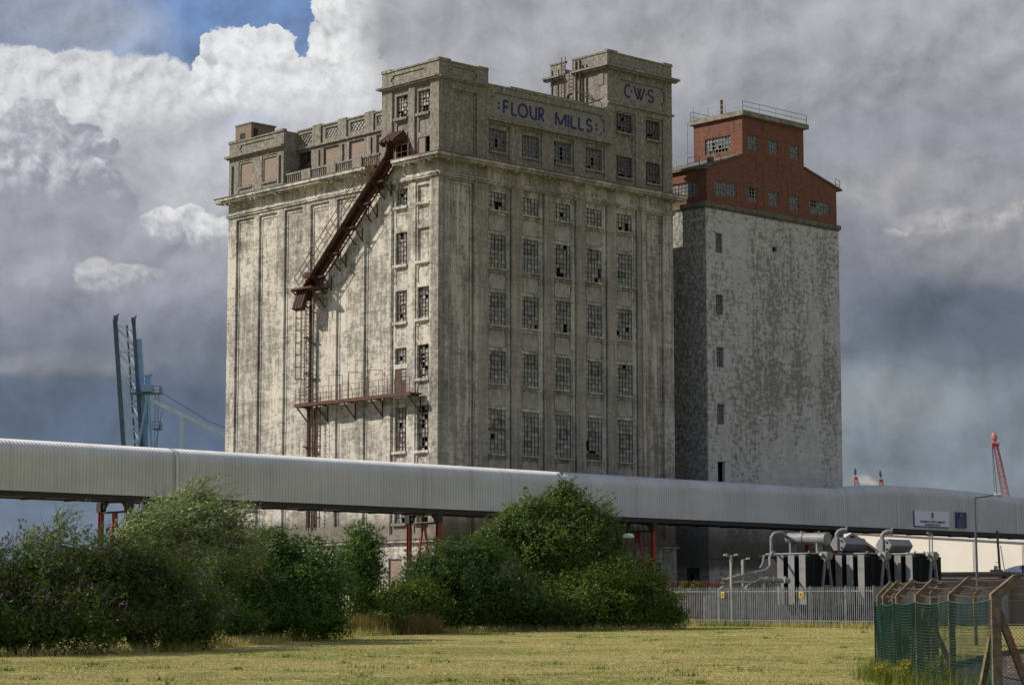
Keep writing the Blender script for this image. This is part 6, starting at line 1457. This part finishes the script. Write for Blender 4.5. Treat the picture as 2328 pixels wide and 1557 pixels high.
plant('hawthorn_bush', 'broad dark hawthorn bush left of and below the big tree', 'bush', LB['haw'], M['leaf_haw'], 101, .17, .5, 9, .15, .2, 110, .55, up=.3, wob=.44)
plant('privet_bush', 'yellow green bush at the right end of the hedge, touching the palisade fence', 'bush', LB['gold'], M['leaf_gold'], 101, .17, .5, 10, .1, .2, 110, .5, up=.5)
plant('tree_seedling', 'pale leafy seedling showing above the palisade fence near the bush', 'plant', [(11.6, 147.6, 3.2, .75, .32), (12.1, 147.6, 3.45, .4, .3), (11.0, 147.6, 3.5, .25, .25)], M['leaf_bramble'], 94, .2, .55, 11, .2, .1, 16, .4, up=.6, corek=.3)

def blades(name, X, Y, hgt, wid, mat, rng, lean=.5, parent=None, base_z=None, kind='stuff'):
    n = len(X); Zg = np.array([gh(x, y) for x, y in zip(X, Y)]) if base_z is None else base_z
    a = rng.uniform(0, 2 * math.pi, n); l = rng.uniform(0, lean, n) * hgt; b = rng.uniform(0, 2 * math.pi, n)
    P = np.stack([X, Y, Zg], 1); s = np.stack([np.cos(a), np.sin(a), np.zeros(n)], 1) * (wid / 2)[:, None]; tip = P + np.stack([np.cos(b) * l, np.sin(b) * l, hgt], 1)
    V = np.stack([P - s, P + s, tip], 1).reshape(-1, 3); base = np.array(LOC[parent.name]) if parent is not None else 0; V = V - base
    me = bpy.data.meshes.new(name); me.vertices.add(3 * n); me.vertices.foreach_set('co', V.astype(np.float32).ravel()); me.loops.add(3 * n); me.loops.foreach_set('vertex_index', np.arange(3 * n, dtype=np.int32)); me.polygons.add(n); me.polygons.foreach_set('loop_start', np.arange(0, 3 * n, 3, dtype=np.int32)); me.polygons.foreach_set('loop_total', np.full(n, 3, np.int32)); me.update(calc_edges=True)
    o = finish(name, me, mat, parent)
    if kind: o['kind'] = kind
    return o
rng = np.random.default_rng(21)
n = 230000; Yg = 44 + (96 * rng.random(n) ** 1.55); Xg = rng.uniform(-1, 1, n) * (.235 * Yg + 1.5); k = ~((Xg > 8.9) & (Yg < 60)); Xg, Yg = Xg[k], Yg[k]; k = (rng.random(len(Xg)) < .85) | (Yg < 90); Xg, Yg = Xg[k], Yg[k]
sz = .03 + .012 * (Yg / 90); tag(blades('grass', Xg, Yg, sz * rng.uniform(.5, 1.5, len(Xg)), (.010 + .007 * (Yg / 70)) * rng.uniform(.6, 1.4, len(Xg)), M['blade'], rng, 1.6), 'mown dry grass of the field in the foreground', 'grass')
tc_ = []
for _ in range(150):
    y = 47 + 75 * random.random() ** 1.5; x = random.uniform(-1, 1) * .235 * y
    if x > 8.4 and y < 60: continue
    m = random.randint(12, 45); r_ = random.uniform(.08, .35); tc_.append(np.stack([x + rng.normal(0, r_, m), y + rng.normal(0, r_ * .7, m)], 1))
tc_ = np.concatenate(tc_)
tag(blades('field_weeds', tc_[:, 0], tc_[:, 1], rng.uniform(.05, .15, len(tc_)), rng.uniform(.02, .045, len(tc_)), M['leaf_bramble'], rng, 1.0), 'low green weed tufts dotted over the mown field', 'weeds')
# loose dry cuttings lying in swirls
n = 15000; Yg = 46 + 80 * rng.random(n) ** 1.5; Xg = rng.uniform(-1, 1, n) * (.235 * Yg + 1); k = (Xg < 8.6) | (Yg > 60); Xg, Yg = Xg[k], Yg[k]
cl = np.array([mnoise.noise(Vector((x * .35, y * .8, 5))) + .5 * mnoise.noise(Vector((x * 1.3, y * 2.6, 9))) for x, y in zip(Xg, Yg)]); k = cl > -.05 + .25 * rng.random(len(cl)); Xg, Yg = Xg[k], Yg[k]; n = len(Xg)
an = np.array([3.2 * mnoise.noise(Vector((x * .25, y * .25, 2))) for x, y in zip(Xg, Yg)]) + rng.normal(0, .5, n); hl = rng.uniform(.08, .26, n)
Zg = np.array([gh(x, y) for x, y in zip(Xg, Yg)]) + rng.uniform(.03, .07, n); Dh = np.stack([np.cos(an), np.sin(an), rng.normal(0, .12, n)], 1); Nh = unit(np.stack([rng.normal(0, .4, n), rng.normal(-.5, .4, n), np.ones(n)], 1)); Nh = unit(Nh - Dh * (Nh * Dh).sum(1, keepdims=True))
tag(leaf_mesh('hay', np.stack([Xg, Yg, Zg], 1), unit(Dh), Nh, hl, rng.uniform(.012, .022, n) * (Yg / 60), M['hay'], None), 'loose dry grass cuttings strewn over the mown field', 'grass', kind='stuff')
# longer rough grass along the hedge foot, the palisade and the mesh fence
def strip(pts, n, w_):
    o = []; L_ = [math.dist(p, q) for p, q in zip(pts, pts[1:])]; tot = sum(L_)
    for (p, q), l in zip(zip(pts, pts[1:]), L_):
        m = int(n * l / tot); f = rng.random(m); o.append(np.stack([p[0] + (q[0] - p[0]) * f + rng.normal(0, w_, m), p[1] + (q[1] - p[1]) * f + rng.normal(0, w_, m)], 1))
    return np.concatenate(o)
q = np.concatenate([strip([(-20, 78), (-16, 79.3), (-12.5, 86), (-11, 97), (-8, 110), (-5, 117), (0, 121.5), (5, 124.5), (9.2, 127.5)], 9000, .35), strip([(9.8, 143.6), (20.8, 131.3)], 5000, .18)])
tag(blades('rough_grass', q[:, 0], q[:, 1], rng.uniform(.12, .5, len(q)), rng.uniform(.015, .03, len(q)), M['blade'], rng, .6), 'rough grass along the hedge foot and the palisade fence', 'grass')
q = strip([(-8.2, 113.5), (-6.5, 114.8), (-4.2, 117.0)], 6000, .45)
tag(blades('tall_grass', q[:, 0], q[:, 1], rng.uniform(.5, 1.25, len(q)), rng.uniform(.014, .03, len(q)), M['straw'], rng, .35), 'tall dry brown grass in front of the bramble thicket', 'grass')
q = np.concatenate([strip([(8.95, 50), (8.85, 53), (9.05, 56), (9.3, 58.6)], 2600, .25), strip([(9.2, 44), (8.8, 50)], 600, .15)])
tag(blades('fence_grass', q[:, 0], q[:, 1], rng.uniform(.15, .65, len(q)), rng.uniform(.012, .022, len(q)), M['weed'], rng, .5), 'long yellowing grass at the foot of the mesh fence', 'grass')
def weed(x, y, r_, h, n, seed, label, fl=True):
    g_ = np.random.default_rng(seed); z = gh(x, y); t_ = thing('ragwort_plant', label, 'plant', (x, y, z), None, 'yellow flowered weeds by the mesh fence')
    tk = MB(); C = []; Dr = []; F = []
    for i in range(n):
        a_ = g_.uniform(0, 2 * math.pi); rr_ = r_ * math.sqrt(g_.random()); hh = h * g_.uniform(.55, 1.1) * (1 - .35 * rr_ / r_); p = Vector((x + .3 * rr_ * math.cos(a_), y + .3 * rr_ * math.sin(a_), z)); e = Vector((x + rr_ * math.cos(a_), y + rr_ * math.sin(a_), z + hh)); md = p.lerp(e, .5) + Vector((0, 0, .08))
        tk.tube([p, md, e], [.008, .006, .004], 4, False)
        for t in g_.random(9): c = p.lerp(e, .25 + .75 * t); C.append(np.array(c) + g_.normal(size=3) * .035); Dr.append(g_.normal(size=3) + np.array([0, 0, .4]))
        for _ in range(7): F.append(np.array(e) + g_.normal(size=3) * np.array([.05, .05, .03]))
    build('stem', tk, M['weed'], t_); C = np.array(C); Dr = unit(np.array(Dr)); N_ = unit(g_.normal(size=C.shape)); N_ = unit(N_ - Dr * (N_ * Dr).sum(1, keepdims=True)); leaf_mesh('leaves', C, Dr, N_, g_.uniform(.05, .11, len(C)), g_.uniform(.015, .03, len(C)), M['weed'], t_)
    if fl: F = np.array(F); D_ = unit(g_.normal(size=F.shape) * np.array([1, 1, .3])); N_ = unit(np.array([0, -.3, 1.0]) + g_.normal(size=F.shape) * .4); N_ = unit(N_ - D_ * (N_ * D_).sum(1, keepdims=True)); leaf_mesh('flower_heads', F, D_, N_, g_.uniform(.022, .042, len(F)), g_.uniform(.02, .035, len(F)), M['yflower'], t_)
weed(9.12, 51.0, .55, .72, 170, 31, 'large clump of yellow flowered weed at the mesh fence, near its third post'); weed(9.75, 52.5, .34, .42, 60, 32, 'smaller yellow weed to the right of the large clump'); weed(8.55, 52.5, .30, .55, 40, 33, 'sparse yellow weed at the left of the large clump', True)
